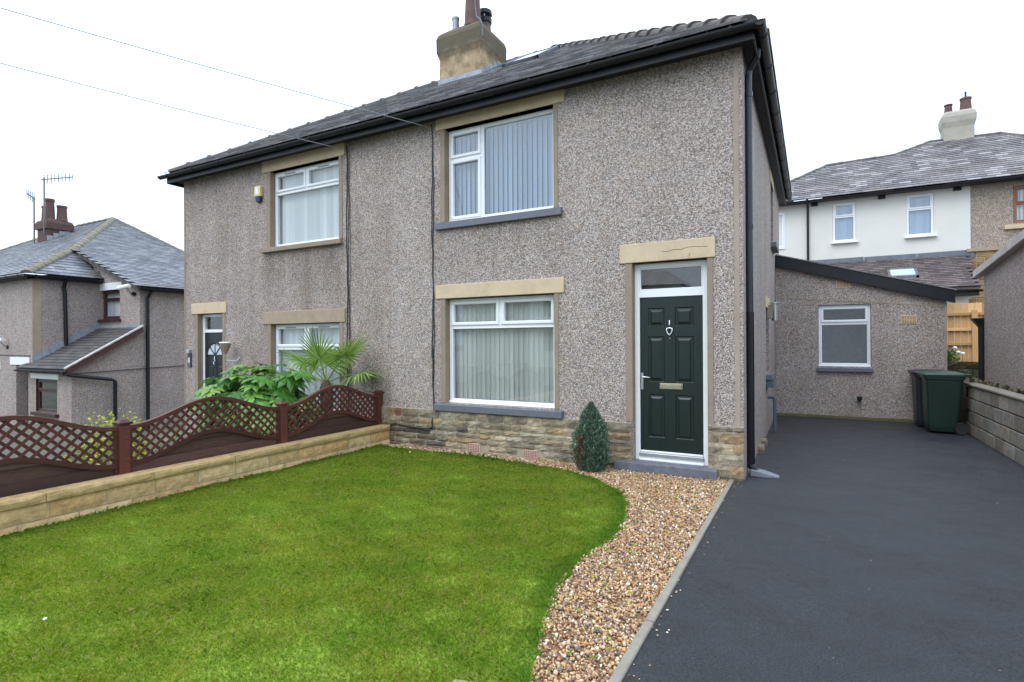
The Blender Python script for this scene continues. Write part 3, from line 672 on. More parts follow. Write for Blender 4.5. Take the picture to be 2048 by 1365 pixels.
# ---- stone plinth, stone by stone
PL = MB().box(-5.5, -1.172, -.042, .005, -.15, .583).box(-.245, .148, -.042, .005, -.15, .618).build('plinth', 'mortar', H)
def rubble(name, x0, x1, z0, z1, parent, mat, cols, yf=-.055, yb=-.02, hmin=.07, hmax=.115, lmin=.13, lmax=.42, skip=(), g=.012, rough=.008, axis='Y'):
    z = z0; row = 0
    while z < z1-.02:
        h = min(random.uniform(hmin, hmax), z1-z)
        if z1-(z+h) < .045: h = z1-z
        x = x0 - (random.uniform(0, .2) if row % 2 else 0)
        while x < x1-.02:
            L = random.uniform(lmin, lmax)
            if x1-(x+L) < .09: L = x1-x
            a_, b2 = max(x, x0)+g/2, min(x+L, x1)-g/2
            if b2-a_ > .03 and not any(s[0] < (a_+b2)/2 < s[1] and s[2] < z+h/2 < s[3] for s in skip):
                NX, NZ = max(3, min(6, int((b2-a_)/.07)+2)), 4
                vs_, fs_ = [], []
                for i in range(NX):
                    for j in range(NZ):
                        u, v = i/(NX-1), j/(NZ-1); ed = (i in (0, NX-1)) + (j in (0, NZ-1))
                        yy = yf + .007*ed + random.uniform(-rough, rough)*(.5 if ed else 1)
                        vs_.append((a_+(b2-a_)*u + (random.uniform(-.006, .006) if 0 < i < NX-1 else random.uniform(-.004, .004)), yy, z+g/2+(h-g)*v+random.uniform(-.004, .004)))
                for i in range(NX-1):
                    for j in range(NZ-1): fs_.append((i*NZ+j, (i+1)*NZ+j, (i+1)*NZ+j+1, i*NZ+j+1))
                per = [i*NZ for i in range(NX)] + [(NX-1)*NZ+j for j in range(1, NZ)] + [i*NZ+NZ-1 for i in range(NX-2, -1, -1)] + [j for j in range(NZ-2, 0, -1)]
                bn = len(vs_); vs_ += [(vs_[i][0], yb, vs_[i][2]) for i in per]
                fs_ += [(per[i], per[(i+1) % len(per)], bn+(i+1) % len(per), bn+i) for i in range(len(per))]
                if axis == 'X': vs_ = [(-p[1], p[0], p[2]) for p in vs_]
                o = mk(name, vs_, fs_, mat, parent, smooth=False); c0 = random.choice(cols(z, (a_+b2)/2) if callable(cols) else cols); f = random.uniform(.85, 1.15)
                o.color = (c0[0]*f, c0[1]*f, c0[2]*f, 1)
            x += L
        z += h; row += 1
PC = [srgb(162, 146, 120), srgb(146, 134, 112), srgb(178, 164, 138), srgb(134, 124, 106), srgb(168, 158, 138), srgb(170, 144, 108)]
PDK = [srgb(86, 80, 70), srgb(104, 96, 82), srgb(120, 108, 88), srgb(96, 90, 80)]
def pcols(z, x):
    if x < -4.2 and z < .32: return PDK*2 + PC[:2]
    return PC*2 + PDK[2:] + ([srgb(150, 100, 74)] if z > .38 and x < -3 else [])
rubble('stone', -5.5, -1.172, -.12, .585, PL, 'plinth', pcols, skip=[(-3.64, -3.40, -.02, .14), (-2.74, -2.46, -.04, .13), (-1.38, -1.1, -.2, .115)])
rubble('stone', -.245, .155, .02, .62, PL, 'plinth', PC, hmin=.11, hmax=.15, lmin=.2, lmax=.3)
rubble('stone', -.11, .155, -.12, .03, PL, 'plinth', PDK, hmin=.12, hmax=.15, lmin=.15, lmax=.27, yf=-.075)
for xc, z0, z1 in ((-3.535, -.005, .135), (-2.60, -.02, .118)):
    v = MB().box(xc-.11, xc+.11, -.052, -.02, z0, z1).build('air_brick', 'airbrick', PL, bevel=.004)
    hb = MB()
    for i in range(7):
        for j in range(5): hb.box(xc-.088+i*.0285-.006, xc-.088+i*.0285+.006, -.0535, -.05, z0+.022+j*(z1-z0-.044)/4-.006, z0+.022+j*(z1-z0-.044)/4+.006)
    hb.build('vent_holes', 'hole', v)

# ---- roof
EX0, EX1, EY0, EY1, EZ, TP = -11.12, .38, -.30, 8.40, 5.14, .65
half = (EY1-EY0)/2; ZR = EZ+TP*half; RX0, RX1, RY = EX0+half, EX1-half, EY0+half
RF = MB().add([(EX0, EY0, EZ), (EX1, EY0, EZ), (EX1, EY1, EZ), (EX0, EY1, EZ), (RX0, RY, ZR), (RX1, RY, ZR)], [(0, 1, 5, 4), (1, 2, 5), (2, 3, 4, 5), (3, 0, 4), (0, 3, 2, 1)]).build('roof', 'slate', H)
sl_ = math.hypot(1, TP)
slates(RF, (EX0, EY0-.03, EZ+.004), (1, 0, 0), (0, 1, TP), [(.1, 0), (EX1-EX0-.1, 0), (EX1-EX0-half-.05, half*sl_), (half+.05, half*sl_)], .30, .20, 'slate', near=CAM, nmax=300)
slates(RF, (EX1+.03, EY0, EZ+.004), (0, 1, 0), (-1, 0, TP), [(.1, 0), (EY1-EY0-.1, 0), (half, half*sl_)], .30, .20, 'slate')
hz_ = Vector((0, 0, .03))
ridge_tiles(RF, Vector((EX1-.12, EY0+.12, EZ+.12*TP))+hz_, Vector((RX1, RY, ZR))+hz_, 'ridge', name='hip_tile', L=.36, r=.125, collar=.045)
ridge_tiles(RF, Vector((EX0+.12, EY0+.12, EZ+.12*TP))+hz_, Vector((RX0, RY, ZR))+hz_, 'ridge', name='hip_tile', L=.42, r=.115, collar=.04)
ridge_tiles(RF, Vector((RX0, RY, ZR))+hz_, Vector((RX1, RY, ZR))+hz_, 'ridge')
# soffit, fascia, gutters with brackets and joints
MB().box(EX0+.12, EX1-.10, EY0+.10, -.002, 5.045, 5.06).box(XR+.002, EX1-.10, 0, EY1-.1, 5.045, 5.06).box(EX0+.12, XL-.002, 0, EY1-.1, 5.045, 5.06).build('soffit', 'soffit', RF)
MB().box(EX0+.10, EX1-.08, EY0+.075, EY0+.10, 4.985, 5.15).build('fascia', 'black', RF, bevel=.004)
MB().box(EX1-.10, EX1-.075, EY0+.10, EY1-.1, 4.985, 5.15).build('fascia', 'black', RF, bevel=.004)
MB().box(EX0+.075, EX0+.10, EY0+.1, EY1-.1, 4.985, 5.15).build('fascia', 'black', RF, bevel=.004)
def gutter(p, q, outv, parent, r=.058):
    p, q, outv = Vector(p), Vector(q), Vector(outv); K = 9; b = MB(); vs_ = []
    for P_ in (p, q):
        for rr in (r, r-.004):
            for k in range(K):
                an = PI+PI*k/(K-1); vs_.append(P_ + outv*(rr*math.cos(an)) + Vector((0, 0, rr*math.sin(an))))
    fs_ = [(k, k+1, 2*K+k+1, 2*K+k) for k in range(K-1)] + [(K+k, K+k+1, 3*K+k+1, 3*K+k) for k in range(K-1)] + [(0, K, 3*K, 2*K), (K-1, 2*K-1, 4*K-1, 3*K-1)]
    fs_ += [tuple(range(K)), tuple(range(2*K, 3*K))]
    b.add(vs_, fs_); g = b.build('gutter', 'black', parent)
    d = (q-p); n = max(2, int(d.length/.85)); d.normalize()
    for i in range(n+1):
        c = p + d*((q-p).length*(i+.4)/(n+.8)); bb = MB(); vv_ = []
        for s in (-.017, .017):
            for rr in (r+.007, r-.001):
                for k in range(K):
                    an = PI*.96+PI*1.08*k/(K-1); vv_.append(c + d*s + outv*(rr*math.cos(an)) + Vector((0, 0, rr*math.sin(an))))
        ff = [(k, k+1, 2*K+k+1, 2*K+k) for k in range(K-1)] + [(k, k+1, K+k+1, K+k) for k in range(K-1)] + [(2*K+k, 2*K+k+1, 3*K+k+1, 3*K+k) for k in range(K-1)]
        bb.add(vv_, ff); bb.build('gutter_bracket', 'black', g)
    return g
gutter((EX0-.03, EY0+.012, 5.125), (EX1+.02, EY0+.012, 5.125), (0, -1, 0), H)
gutter((EX1-.012, EY0-.04, 5.125), (EX1-.012, EY1, 5.125), (1, 0, 0), H)
# downpipe at the corner, upper plastic length on older cast pipe, shoe and drain cover at the foot
DP = MB().tube([(.30, .22, 5.08), (.29, .24, 5.00), (.20, .32, 4.90), (.19, .33, 4.84), (.19, .33, 1.95)], .040, 12).build('downpipe', 'navy', H)
MB().tube([(.19, .33, 1.97), (.19, .33, .10)], .047, 12).build('cast_pipe', 'black', DP)
for z_ in (3.0, 4.6): MB().lathe([(.046, -.03), (.047, .03)], (.19, .33, z_), 12).build('pipe_collar', 'navy', DP)
MB().tube([(.187, .33, .2), (.19, .33, .12), (.25, .32, .07)], .05, 10).build('shoe_bend', 'black', DP)
MB().add([(.19, .24, .0), (.19, .24, .085), (.19, .40, .0), (.19, .40, .085), (.33, .24, .0), (.33, .24, .065), (.33, .40, 0), (.33, .40, .065), (.50, .27, .0), (.50, .27, .022), (.50, .37, 0), (.50, .37, .022)],
    [(0, 1, 3, 2), (1, 5, 7, 3), (5, 9, 11, 7), (0, 4, 5, 1), (4, 8, 9, 5), (2, 3, 7, 6), (6, 7, 11, 10), (8, 10, 11, 9), (0, 2, 6, 4), (4, 6, 10, 8)]).build('drain_shoe', 'greyplastic', DP, bevel=.008)
# cables on the wall
for (xc, n, top_, bot) in ((-6.097, 3, 4.98, -.3), (-4.30, 2, 5.0, .5)):
    for i in range(n):
        pts = [(xc+i*.035*(1 if n > 2 else .5)+.010*math.sin(z_*3.1+i*2)+.006*math.sin(z_*11+i), -.012, z_) for z_ in np.linspace(top_-.05*i, bot, 40)]
        if n == 2: pts += [(xc+.012+i*.01, -.064, .42), (xc+.02, -.066, .33-.03*i), (xc-.05, -.066, .29-.02*i), (xc-.45, -.067, .30-.01*i), (xc-.72, -.066, .335), (xc-.80, -.066, .30), (xc-.82, -.06, .22)]
        tubeo('cable', pts, .008-.002*i, 'cable', H, 6)
box('cable_clip', -4.32, -4.28, -.025, 0, 1.38, 1.52, 'cable', H)
# chimney on the front slope at the party wall
CX0, CX1, CY0, CY1 = -6.02, -4.98, 2.55, 3.50
CH = MB(); rings_ = []
for (z_, g_) in ((6.4, 0), (7.58, 0), (7.60, .012), (7.70, .045), (7.98, .05), (8.08, .02), (8.20, -.12), (8.32, -.28)):
    rings_.append([(CX0-g_, CY0-g_, z_), (CX1+g_, CY0-g_, z_), (CX1+g_, CY1+g_, z_), (CX0-g_, CY1+g_, z_)])
vs_ = [p for r_ in rings_ for p in r_]
CH.add(vs_, [(i*4+k, i*4+(k+1) % 4, (i+1)*4+(k+1) % 4, (i+1)*4+k) for i in range(len(rings_)-1) for k in range(4)] + [tuple(range(len(vs_)-4, len(vs_)))])
CH = CH.build('chimney', 'chimney', H, bevel=.03, seg=2)
def pot(x, y, z, r, h, mat, par, rim=.02):
    b = MB().lathe([(r*1.12, 0), (r*1.12, .06), (r*1.05, .08), (r*.92, h*.8), (r*.92, h*.86), (r*.92+rim, h*.88), (r*.92+rim, h), (r*.75, h), (r*.72, h*.5)], (x, y, z), 20)
    return b.build('chimney_pot', mat, par)
pot(-5.37, 2.86, 8.22, .165, .74, 'terradark', CH)
p2 = pot(-5.37, 3.34, 8.26, .14, .36, 'terradark', CH)
for k in range(4): tubeo('cowl_leg', [(-5.37+.12*math.cos(k*PI/2+.5), 3.34+.12*math.sin(k*PI/2+.5), 8.58+dz) for dz in (0, .17)], .008, 'steel', p2, 6)
MB().lathe([(.15, 0), (.165, .01), (.16, .09), (.10, .13), (0, .14)], (-5.37, 3.34, 8.72), 18).build('cowl_cap', 'black', p2)
MB().lathe([(.155, 0), (.16, .09), (.13, .10)], (-5.37, 3.34, 8.55), 18).build('cowl_band', 'black', p2)
MB().lathe([(.075, -.12), (.075, .22), (.083, .22), (.083, .27), (.06, .27)], (-5.76, 2.80, 8.24), 16).build('flue', 'flue', CH, smooth=False)
tubeo('lead_strap', [(-4.89, 2.455, 7.72), (-4.89, 2.455, 7.98), (-4.98, 2.52, 8.12), (-5.15, 2.66, 8.30), (-5.21, 2.70, 8.6), (-5.22, 2.70, 9.0), (-5.24, 2.70, 9.2)], .013, 'leadd', CH, 6)
zr = lambda y_: EZ+TP*(y_-EY0)
MB().ext([(CX0-.06, CY0-.22, zr(CY0-.22)+.03), (CX1+.06, CY0-.22, zr(CY0-.22)+.03), (CX1+.06, CY0, zr(CY0)+.03), (CX0-.06, CY0, zr(CY0)+.03)], (0, 0, .012)).box(CX0-.02, CX1+.012, CY0-.012, CY0, zr(CY0)-.1, zr(CY0)+.14).build('flashing', 'lead', CH)
for i in range(6):
    yy = CY0+i*.165
    box('step_flashing', CX1-.003, CX1+.014, yy, yy+.155, zr(yy)-.05, zr(yy)+.20, 'lead', CH, .003)
# skylight
def onroof(x, s, h=0): return Vector((x, EY0+s/sl_-h*TP/sl_, EZ+TP*s/sl_+h/sl_))
SK = MB(); x0, x1, s0, s1 = -4.42, -3.66, 3.28, 4.55
for (xa, xb, sa, sb) in ((x0, x1, s0, s0+.07), (x0, x1, s1-.07, s1), (x0, x0+.07, s0, s1), (x1-.07, x1, s0, s1)):
    SK.add([onroof(xx, ss, hh) for xx in (xa, xb) for ss in (sa, sb) for hh in (.01, .10)], BF)
SK = SK.build('skylight', 'leadd', RF)
SK_P = MB().quad(onroof(x0+.06, s0+.06, .085), onroof(x1-.06, s0+.06, .085), onroof(x1-.06, s1-.06, .085), onroof(x0+.06, s1-.06, .085)).build('pane', 'frost', SK)
# small things fixed to the walls
AL = MB().add([(x_, y_, z_) for x_ in (-8.43, -8.26) for y_ in (-.075, 0) for z_ in (4.40, 4.60)], BF).build('alarm_box', 'cream', H, bevel=.02, seg=2)
MB().add([(-8.42, -.07, 4.41), (-8.42, 0, 4.41), (-8.27, -.07, 4.41), (-8.27, 0, 4.41), (-8.40, -.055, 4.30), (-8.40, 0, 4.30), (-8.29, -.055, 4.30), (-8.29, 0, 4.30)], [(0, 1, 3, 2), (4, 6, 7, 5), (0, 4, 5, 1), (2, 3, 7, 6), (0, 2, 6, 4), (1, 5, 7, 3)]).build('strobe', 'navyblue', AL, bevel=.012)
box('label_panel', -8.385, -8.305, -.079, -.074, 4.44, 4.56, 'white', AL, .003)
NP = box('number_plate', -10.64, -10.53, -.03, 0, 1.14, 1.42, 'slateplate', H, .004)
def text(s, size, loc, mat, par):
    cu = bpy.data.curves.new('txt', 'FONT'); cu.body = s; cu.size = size; cu.align_x = 'CENTER'; cu.extrude = .002
    o = bpy.data.objects.new('txt', cu); COL.objects.link(o); dg = bpy.context.evaluated_depsgraph_get(); me = bpy.data.meshes.new_from_object(o.evaluated_get(dg))
    bpy.data.objects.remove(o); me.materials.clear(); me.materials.append(M[mat])
    return inst('numeral', me, Matrix.Translation(loc) @ Matrix.Rotation(PI/2, 4, 'X'), par)
text('8', .15, (-10.585, -.0325, 1.23), 'white', NP)
for z_ in (1.205, 1.165): box('lettering_line', -10.625+.012*(z_ < 1.18), -10.545-.012*(z_ < 1.18), -.032, -.029, z_-.009, z_+.009, 'greyplastic', NP, .001)
box('lamp_head', -10.64, -10.53, -.07, 0, 1.42, 1.50, 'steel', NP, .006)
WL = MB().lathe([(.03, 0), (.09, .16), (.10, .20), (.105, .205), (.0, .22)], (-9.12, -.20, 1.42), 14).build('wall_lamp', 'jamb', H)
MB().lathe([(.10, 0), (.115, .01), (.10, .03), (0, .035)], (-9.12, -.20, 1.625), 14).build('lamp_cap', 'white', WL)
tubeo('lamp_arm', [(-9.12, -.20, 1.42), (-9.12, -.19, 1.30), (-8.98, -.05, 1.29), (-8.96, 0, 1.36)], .012, 'steel', WL, 8)
# side wall fittings
SLm = MB().lathe([(.05, 0), (.05, .30)], (.27, 3.9, 1.98), 12).build('side_lamp', 'steel', H); MB().lathe([(.09, 0), (.09, .02), (0, .03)], (.27, 3.9, 2.28), 12).build('lamp_cap', 'steel', SLm)
box('lamp_bracket', .15, .27, 3.86, 3.94, 2.02, 2.26, 'quoin', SLm)
box('meter_hood', .15, .27, 3.5, 3.75, .82, 1.0, 'bluegrey', H, .01)
tubeo('waste_pipe', [(.15, 3.9, .62), (.25, 3.9, .62), (.26, 3.9, .58), (.26, 3.9, .02)], .03, 'bluegrey', H, 8)
for y_ in (1.75, 2.3): rubble('stone', y_, y_+.3, -.02, .10, H, 'plinth', PC, yf=-.23, yb=-.14, hmin=.11, hmax=.13, lmin=.3, lmax=.4, axis='X')
# ================================================================== LEAN-TO at the end of the drive
LY = 6.40
LT = thing('lean_to_extension', 'low pebbledashed lean-to with sloping black fascia at the end of the drive', 'outbuilding', (1.6, LY, 0))
LX0, LX1 = XR+.004, 3.12
ow = (.962, 1.903, 1.08, 2.368)
ztop = lambda x: 3.32 - (x-.15)*(3.32-2.42)/(3.12-.15)
b = MB()
for (u0, u1, v0, v1) in ((LX0, ow[0], -.1, 2.42), (ow[0], ow[1], -.1, ow[2]), (ow[0], ow[1], ow[3], 2.42), (ow[1], LX1, -.1, 2.42)):
    b.quad((u0, LY, v0), (u1, LY, v0), (u1, LY, v1), (u0, LY, v1))
b.quad((LX0, LY, 2.42), (LX1, LY, 2.42), (LX0, LY, 3.32))
for p, q in (((ow[0], ow[2]), (ow[0], ow[3])), ((ow[1], ow[2]), (ow[1], ow[3])), ((ow[0], ow[3]), (ow[1], ow[3])), ((ow[0], ow[2]), (ow[1], ow[2]))):
    b.quad((p[0], LY, p[1]), (q[0], LY, q[1]), (q[0], LY+.2, q[1]), (p[0], LY+.2, p[1]))
b.quad((LX1, LY, -.1), (LX1, LY+3.5, -.1), (LX1, LY+3.5, 2.42), (LX1, LY, 2.42))
LW = b.build('wall', 'peb', LT)
MB().ext([(LX0, LY-.006, 2.56), (LX0, LY-.006, 2.585), (LX1, LY-.006, 2.285), (LX1, LY-.006, 2.26)], (0, .01, 0)).build('render_band', 'mortar', LW)
MB().box(LX0, LX1, LY-.004, LY+.02, -.1, .055).build('mossy_base', 'mossybase', LW)
box('corner_bead', LX1-.03, LX1+.008, LY-.008, LY+.04, 0, 2.34, 'quoin', LW)
rf = MB().ext([(.155, LY-.06, 3.34), (.155, LY-.06, 3.44), (3.22, LY-.06, 2.52), (3.22, LY-.06, 2.42)], (0, 3.6, 0)).build('roof', 'slate', LT)
MB().ext([(.155, LY-.10, 3.235), (.155, LY-.10, 3.475), (3.24, LY-.10, 2.565), (3.24, LY-.10, 2.325)], (0, .035, 0)).build('fascia', 'black', LT, bevel=.004)
for i in range(11):
    xa = .17+i*.28; za = 3.48-(xa-.155)*.295
    MB().ext([(xa, LY-.13, za), (xa, LY-.13, za+.018), (xa+.285, LY-.13, za-.066), (xa+.285, LY-.13, za-.084)], (0, .3, 0)).build('verge_slate', 'slate', rf)
window('window', LT, *ow, LY+.06, [(0, 1, 0, .70, 0), (0, 1, .70, 1, 1)], vents=False, t=.065, glass='glass_blue')
MB().ext([(.93, LY-.07, .975), (.93, LY+.1, .975), (.93, LY+.1, 1.08), (.93, LY-.07, 1.05)], (1.0, 0, 0)).build('sill', 'greysill', LT, bevel=.005)
for xc, zc in ((1.417, 2.80), (2.523, 2.03)):
    v = box('air_brick', xc-.13, xc+.13, LY-.012, LY+.02, zc-.085, zc+.085, 'airbrick2', LT)
    hb = MB()
    for i in range(9):
        for j in range(6): hb.box(xc-.104+i*.026-.0075, xc-.104+i*.026+.0075, LY-.0135, LY-.010, zc-.062+j*.025-.007, zc-.062+j*.025+.007)
    hb.build('vent_holes', 'hole', v)
TPp = MB().lathe([(.05, 0), (.05, .03), (.025, .035), (.025, .10)], (1.69, LY-.10, .43), 10, 'Y').build('tap', 'black', LT)
MB().tube([(1.69, LY-.10, .43), (1.69, LY-.15, .42), (1.69, LY-.15, .37)], .02, 8).tube([(1.64, LY-.10, .47), (1.74, LY-.10, .47)], .012, 6).build('tap_spout', 'black', TPp)

# ================================================================== BLOCK RETAINING WALL on the right
BW = thing('block_wall', 'grey concrete block retaining wall along the right of the drive', 'wall', (3.3, 1, 0))
bb = MB().box(3.240, 3.38, -8, 5.5, -.1, .80).build('backing', 'darkmortar', BW)
for r_ in range(4):
    z0, z1 = -.02+r_*.213, -.02+r_*.213+.205
    y_ = 5.5 - (.22 if r_ % 2 else 0); 
    while y_ > -7.5:
        L = .445
        o = MB().box(3.222+random.uniform(-.004, .004), 3.30, y_-L+.014, y_, z0+.006, z1-.006).build('block', 'block', BW, bevel=.007)
        f = random.uniform(.75, 1.2); c0 = random.choice([srgb(150, 146, 138), srgb(140, 138, 132), srgb(158, 152, 142), srgb(146, 138, 126)]); o.color = (c0[0]*f, c0[1]*f, c0[2]*f, 1); y_ -= L
for i in range(14):
    MB().box(3.20, 3.40, 5.52-.93*(i+1)+.006, 5.52-.93*i, .832, .862+random.uniform(0, .006)).build('coping', 'kerb', BW, bevel=.006)
# mossy kerb stones on the raised ground
MS = thing('mossy_stone_edging', 'row of mossy rough stones between the block wall and the garage', 'stone edging', (3.5, 4, .8))
y_ = 6.2
while y_ > -2:
    L = random.uniform(.25, .5); NX = 6
    vs_ = [(3.42+random.uniform(-.02, .02)+.14*(k > 2), y_-L*i/5, .8+(.10+random.uniform(-.03, .04))*(k in (1, 2))) for i in range(6) for k in range(4)]
    o = mk('stone', vs_, [(i*4+k, i*4+k+1, (i+1)*4+k+1, (i+1)*4+k) for i in range(5) for k in range(3)] + [(0, 1, 2, 3), (20, 21, 22, 23)], 'mossy', MS, smooth=True); o.color = srgb(110, 104, 84); y_ -= L+.01
RW = thing('rough_stone_wall', 'dark mossy dry stone wall behind the bins', 'wall', (3.9, 8.4, .3))
MB().box(3.13, 6, 8.42, 8.75, -.1, 1.12).build('backing', 'soil', RW)
rubble('stone', 3.14, 5.2, .3, 1.15, RW, 'mossy', [srgb(84, 80, 66), srgb(70, 66, 54), srgb(96, 90, 74)], yf=8.38, yb=8.45, hmin=.09, hmax=.16, lmin=.2, lmax=.5, rough=.02)

# ================================================================== GARAGE on the right
GX, GY = 3.62, 6.1
GA = thing('garage', 'pebbledashed garage gable with pale barge board at the right edge', 'garage', (5, 3, .8))
gw = MB().add([(GX, GY, .78), (GX, GY-5.4, .78), (GX, GY-5.4, 2.82), (GX, GY-2.7, 3.10), (GX, GY, 2.82)], [(0, 1, 2, 3, 4)])
gw.add([(GX, GY, .78), (GX+6, GY, .78), (GX+6, GY, 2.82), (GX, GY, 2.82)], [(0, 1, 2, 3)]).add([(GX, GY-5.4, .78), (GX+6, GY-5.4, .78), (GX+6, GY-5.4, 2.82), (GX, GY-5.4, 2.82)], [(0, 1, 2, 3)])
gw.build('wall', 'peb_far', GA)
for s in (-1, 1):
    yc = GY-2.7; ye = yc - s*3.0
    MB().ext([(GX-.10, yc, 3.08), (GX-.10, yc, 3.22), (GX-.10, ye, 2.92), (GX-.10, ye, 2.78)], (.12, 0, 0)).build('barge_board', 'timber', GA, bevel=.01)
    MB().ext([(GX-.05, yc, 3.17), (GX-.05, yc, 3.19), (GX-.05, ye, 2.89), (GX-.05, ye, 2.87)], (6.2, 0, 0)).build('roof', 'slate', GA)
GD = MB().tube([(GX-.05, GY+.16, 2.0), (GX-.02, GY+.10, 1.85), (GX-.02, GY+.10, .8)], .05, 8).build('downpipe', 'black', GA)
MB().add([(GX-.16, GY+.02, 2.02), (GX+.1, GY+.02, 2.02), (GX+.1, GY+.26, 2.02), (GX-.16, GY+.26, 2.02), (GX-.06, GY+.06, 1.85), (GX+.04, GY+.06, 1.85), (GX+.04, GY+.16, 1.85), (GX-.06, GY+.16, 1.85)], [(0, 1, 5, 4), (1, 2, 6, 5), (2, 3, 7, 6), (3, 0, 4, 7), (0, 3, 2, 1)]).build('rain_hopper', 'black', GD)

# ================================================================== TIMBER FENCE behind
TF = thing('timber_fence', 'new orange timber feather edge fence panel behind the lean-to', 'fence', (4.2, 10.5, 1.08))
x_ = 3.0
while x_ < 6.4:
    wd = random.uniform(.13, .15)
    MB().box(x_, x_+wd-.006, 10.5+random.uniform(0, .008), 10.52, 1.08, 2.53+random.uniform(-.006, .006)).build('plank', 'larch', TF, bevel=.003); x_ += wd
for z_ in (1.52, 1.88, 2.26): box('rail', 3.0, 6.4, 10.43, 10.498, z_-.035, z_+.035, 'larch', TF)
box('post', 4.30, 4.41, 10.36, 10.43, 1.08, 2.36, 'larch', TF); box('post', 5.9, 6.0, 10.36, 10.43, 1.08, 2.36, 'larch', TF)

# ================================================================== BINS
def bin_(name, label, xc, yc, body, lid, group):
    """wheelie bin, back (hinge, wheels) towards +X"""
    B = thing(name, label, 'bin', (xc, yc, 0), group)
    rings_ = []
    def rr(hx, hy, z, cx=0, r=.05):
        pts = []
        for (sx, sy, a0) in ((1, 1, 0), (-1, 1, PI/2), (-1, -1, PI), (1, -1, 1.5*PI)):
            for k in range(4):
                an = a0+PI/2*k/3; pts.append((xc+cx+sx*(hx-r)+r*math.cos(an), yc+sy*(hy-r)+r*math.sin(an), z))
        return pts
    P_ = [rr(.20, .22, .03, -.02), rr(.215, .235, .12, -.02), rr(.26, .275, .88, 0), rr(.262, .277, .93, 0), rr(.285, .295, .94, 0), rr(.285, .295, .985, 0)]
    n = 16; vs_ = [p for q in P_ for p in q]
    MB().add(vs_, [(i*n+k, i*n+(k+1) % n, (i+1)*n+(k+1) % n, (i+1)*n+k) for i in range(len(P_)-1) for k in range(n)] + [tuple(range(n))[::-1], tuple(range(len(vs_)-n, len(vs_)))]).build('body', body, B, smooth=False, bevel=0)
    L_ = [rr(.30, .31, .985, -.01), rr(.31, .315, 1.02, -.01), rr(.28, .29, 1.045, -.01), rr(.20, .22, 1.062, 0)]
    vs_ = [p for q in L_ for p in q]
    Lo = MB().add(vs_, [(i*n+k, i*n+(k+1) % n, (i+1)*n+(k+1) % n, (i+1)*n+k) for i in range(len(L_)-1) for k in range(n)] + [tuple(range(n))[::-1], tuple(range(len(vs_)-n, len(vs_)))]).build('lid', lid, B)
    for s in (-1, 1): box('lid_hinge', xc+.25, xc+.37, yc+s*.2-.03, yc+s*.2+.03, .985, 1.035, lid, Lo, .01)
    MB().tube([(xc+.34, yc-.25, 1.0), (xc+.34, yc+.25, 1.0)], .017, 8).build('handle', body, B)
    for s in (-1, 1):
        wv = MB().lathe([(.055, -.025), (.095, -.028), (.10, -.015), (.10, .015), (.095, .028), (.055, .025)], (xc+.225, yc+s*.245, .10), 20, 'Y').build('wheel', 'rubber', B)
        MB().lathe([(.0, -.018), (.05, -.022), (.05, .022), (.0, .018)], (xc+.225, yc+s*.245, .10), 14, 'Y').build('hub', 'binblack', wv)
    MB().tube([(xc+.225, yc-.24, .10), (xc+.225, yc+.24, .10)], .012, 8).build('axle', 'steel', B)
    return B
bin_('wheelie_bin', 'green wheelie bin standing beside the block wall', 2.86, 5.30, 'plasticgreen', 'plasticgreenlid', 'wheelie bins at the end of the drive')
bin_('wheelie_bin', 'black wheelie bin mostly hidden behind the green one', 2.80, 5.98, 'binblack', 'binblack', 'wheelie bins at the end of the drive')

# ================================================================== BOUNDARY WALL (buff split-face) and FENCE on the left
WX = -5.13
BWL = thing('garden_wall', 'low buff split face stone wall with coping beside the lawn', 'wall', (-5.2, -3, 0))
MB().box(-5.29, WX-.012, -6.6, -.06, -.2, .215).build('backing', 'mortar', BWL)
def splitblock(name, y0, y1, z0, z1, xf, xb, cols, rough=.0035, par=BWL):
    NY, NZ = 8, 4; vs_, fs_ = [], []
    for i in range(NY):
        for j in range(NZ):
            ed = (i in (0, NY-1)) or (j in (0, NZ-1))
            vs_.append((xf - (.009 if ed else 0) + random.uniform(-rough, rough)*(.35 if ed else 1), y0+(y1-y0)*i/(NY-1), z0+(z1-z0)*j/(NZ-1)))
    for i in range(NY-1):
        for j in range(NZ-1): fs_.append((i*NZ+j, (i+1)*NZ+j, (i+1)*NZ+j+1, i*NZ+j+1))
    per = [i*NZ for i in range(NY)] + [(NY-1)*NZ+j for j in range(1, NZ)] + [i*NZ+NZ-1 for i in range(NY-2, -1, -1)] + [j for j in range(NZ-2, 0, -1)]
    bn = len(vs_); vs_ += [(xb, vs_[i][1], vs_[i][2]) for i in per]; fs_ += [(per[i], per[(i+1) % len(per)], bn+(i+1) % len(per), bn+i) for i in range(len(per))] + [tuple(range(bn, len(vs_)))]
    o = mk(name, vs_, fs_, 'buffwall', par); c0 = random.choice(cols); f = random.uniform(.9, 1.1); o.color = (c0[0]*f, c0[1]*f, c0[2]*f, 1); return o
BC = [srgb(214, 182, 130), srgb(206, 174, 124), srgb(220, 190, 142), srgb(206, 168, 116)]
for z0, z1, off in ((.078, .218, -.045), (-.08, .068, -.27), (-.23, -.088, -.05)):
    y_ = off if off > -.1 else -.045
    first = True
    while y_ > -6.5:
        L = .225 if (first and off < -.1) else .452; first = False
        splitblock('stone_block', y_-L+.010, y_, z0, z1, WX, -5.26, BC); y_ -= L
for i in range(8):
    y1 = -.045-.91*i
    splitblock('coping_stone', y1-.904, y1, .226, .300+random.uniform(-.003, .003), WX+.022, -5.31, [srgb(196, 166, 116), srgb(188, 160, 112)], .003)
FX = -5.355
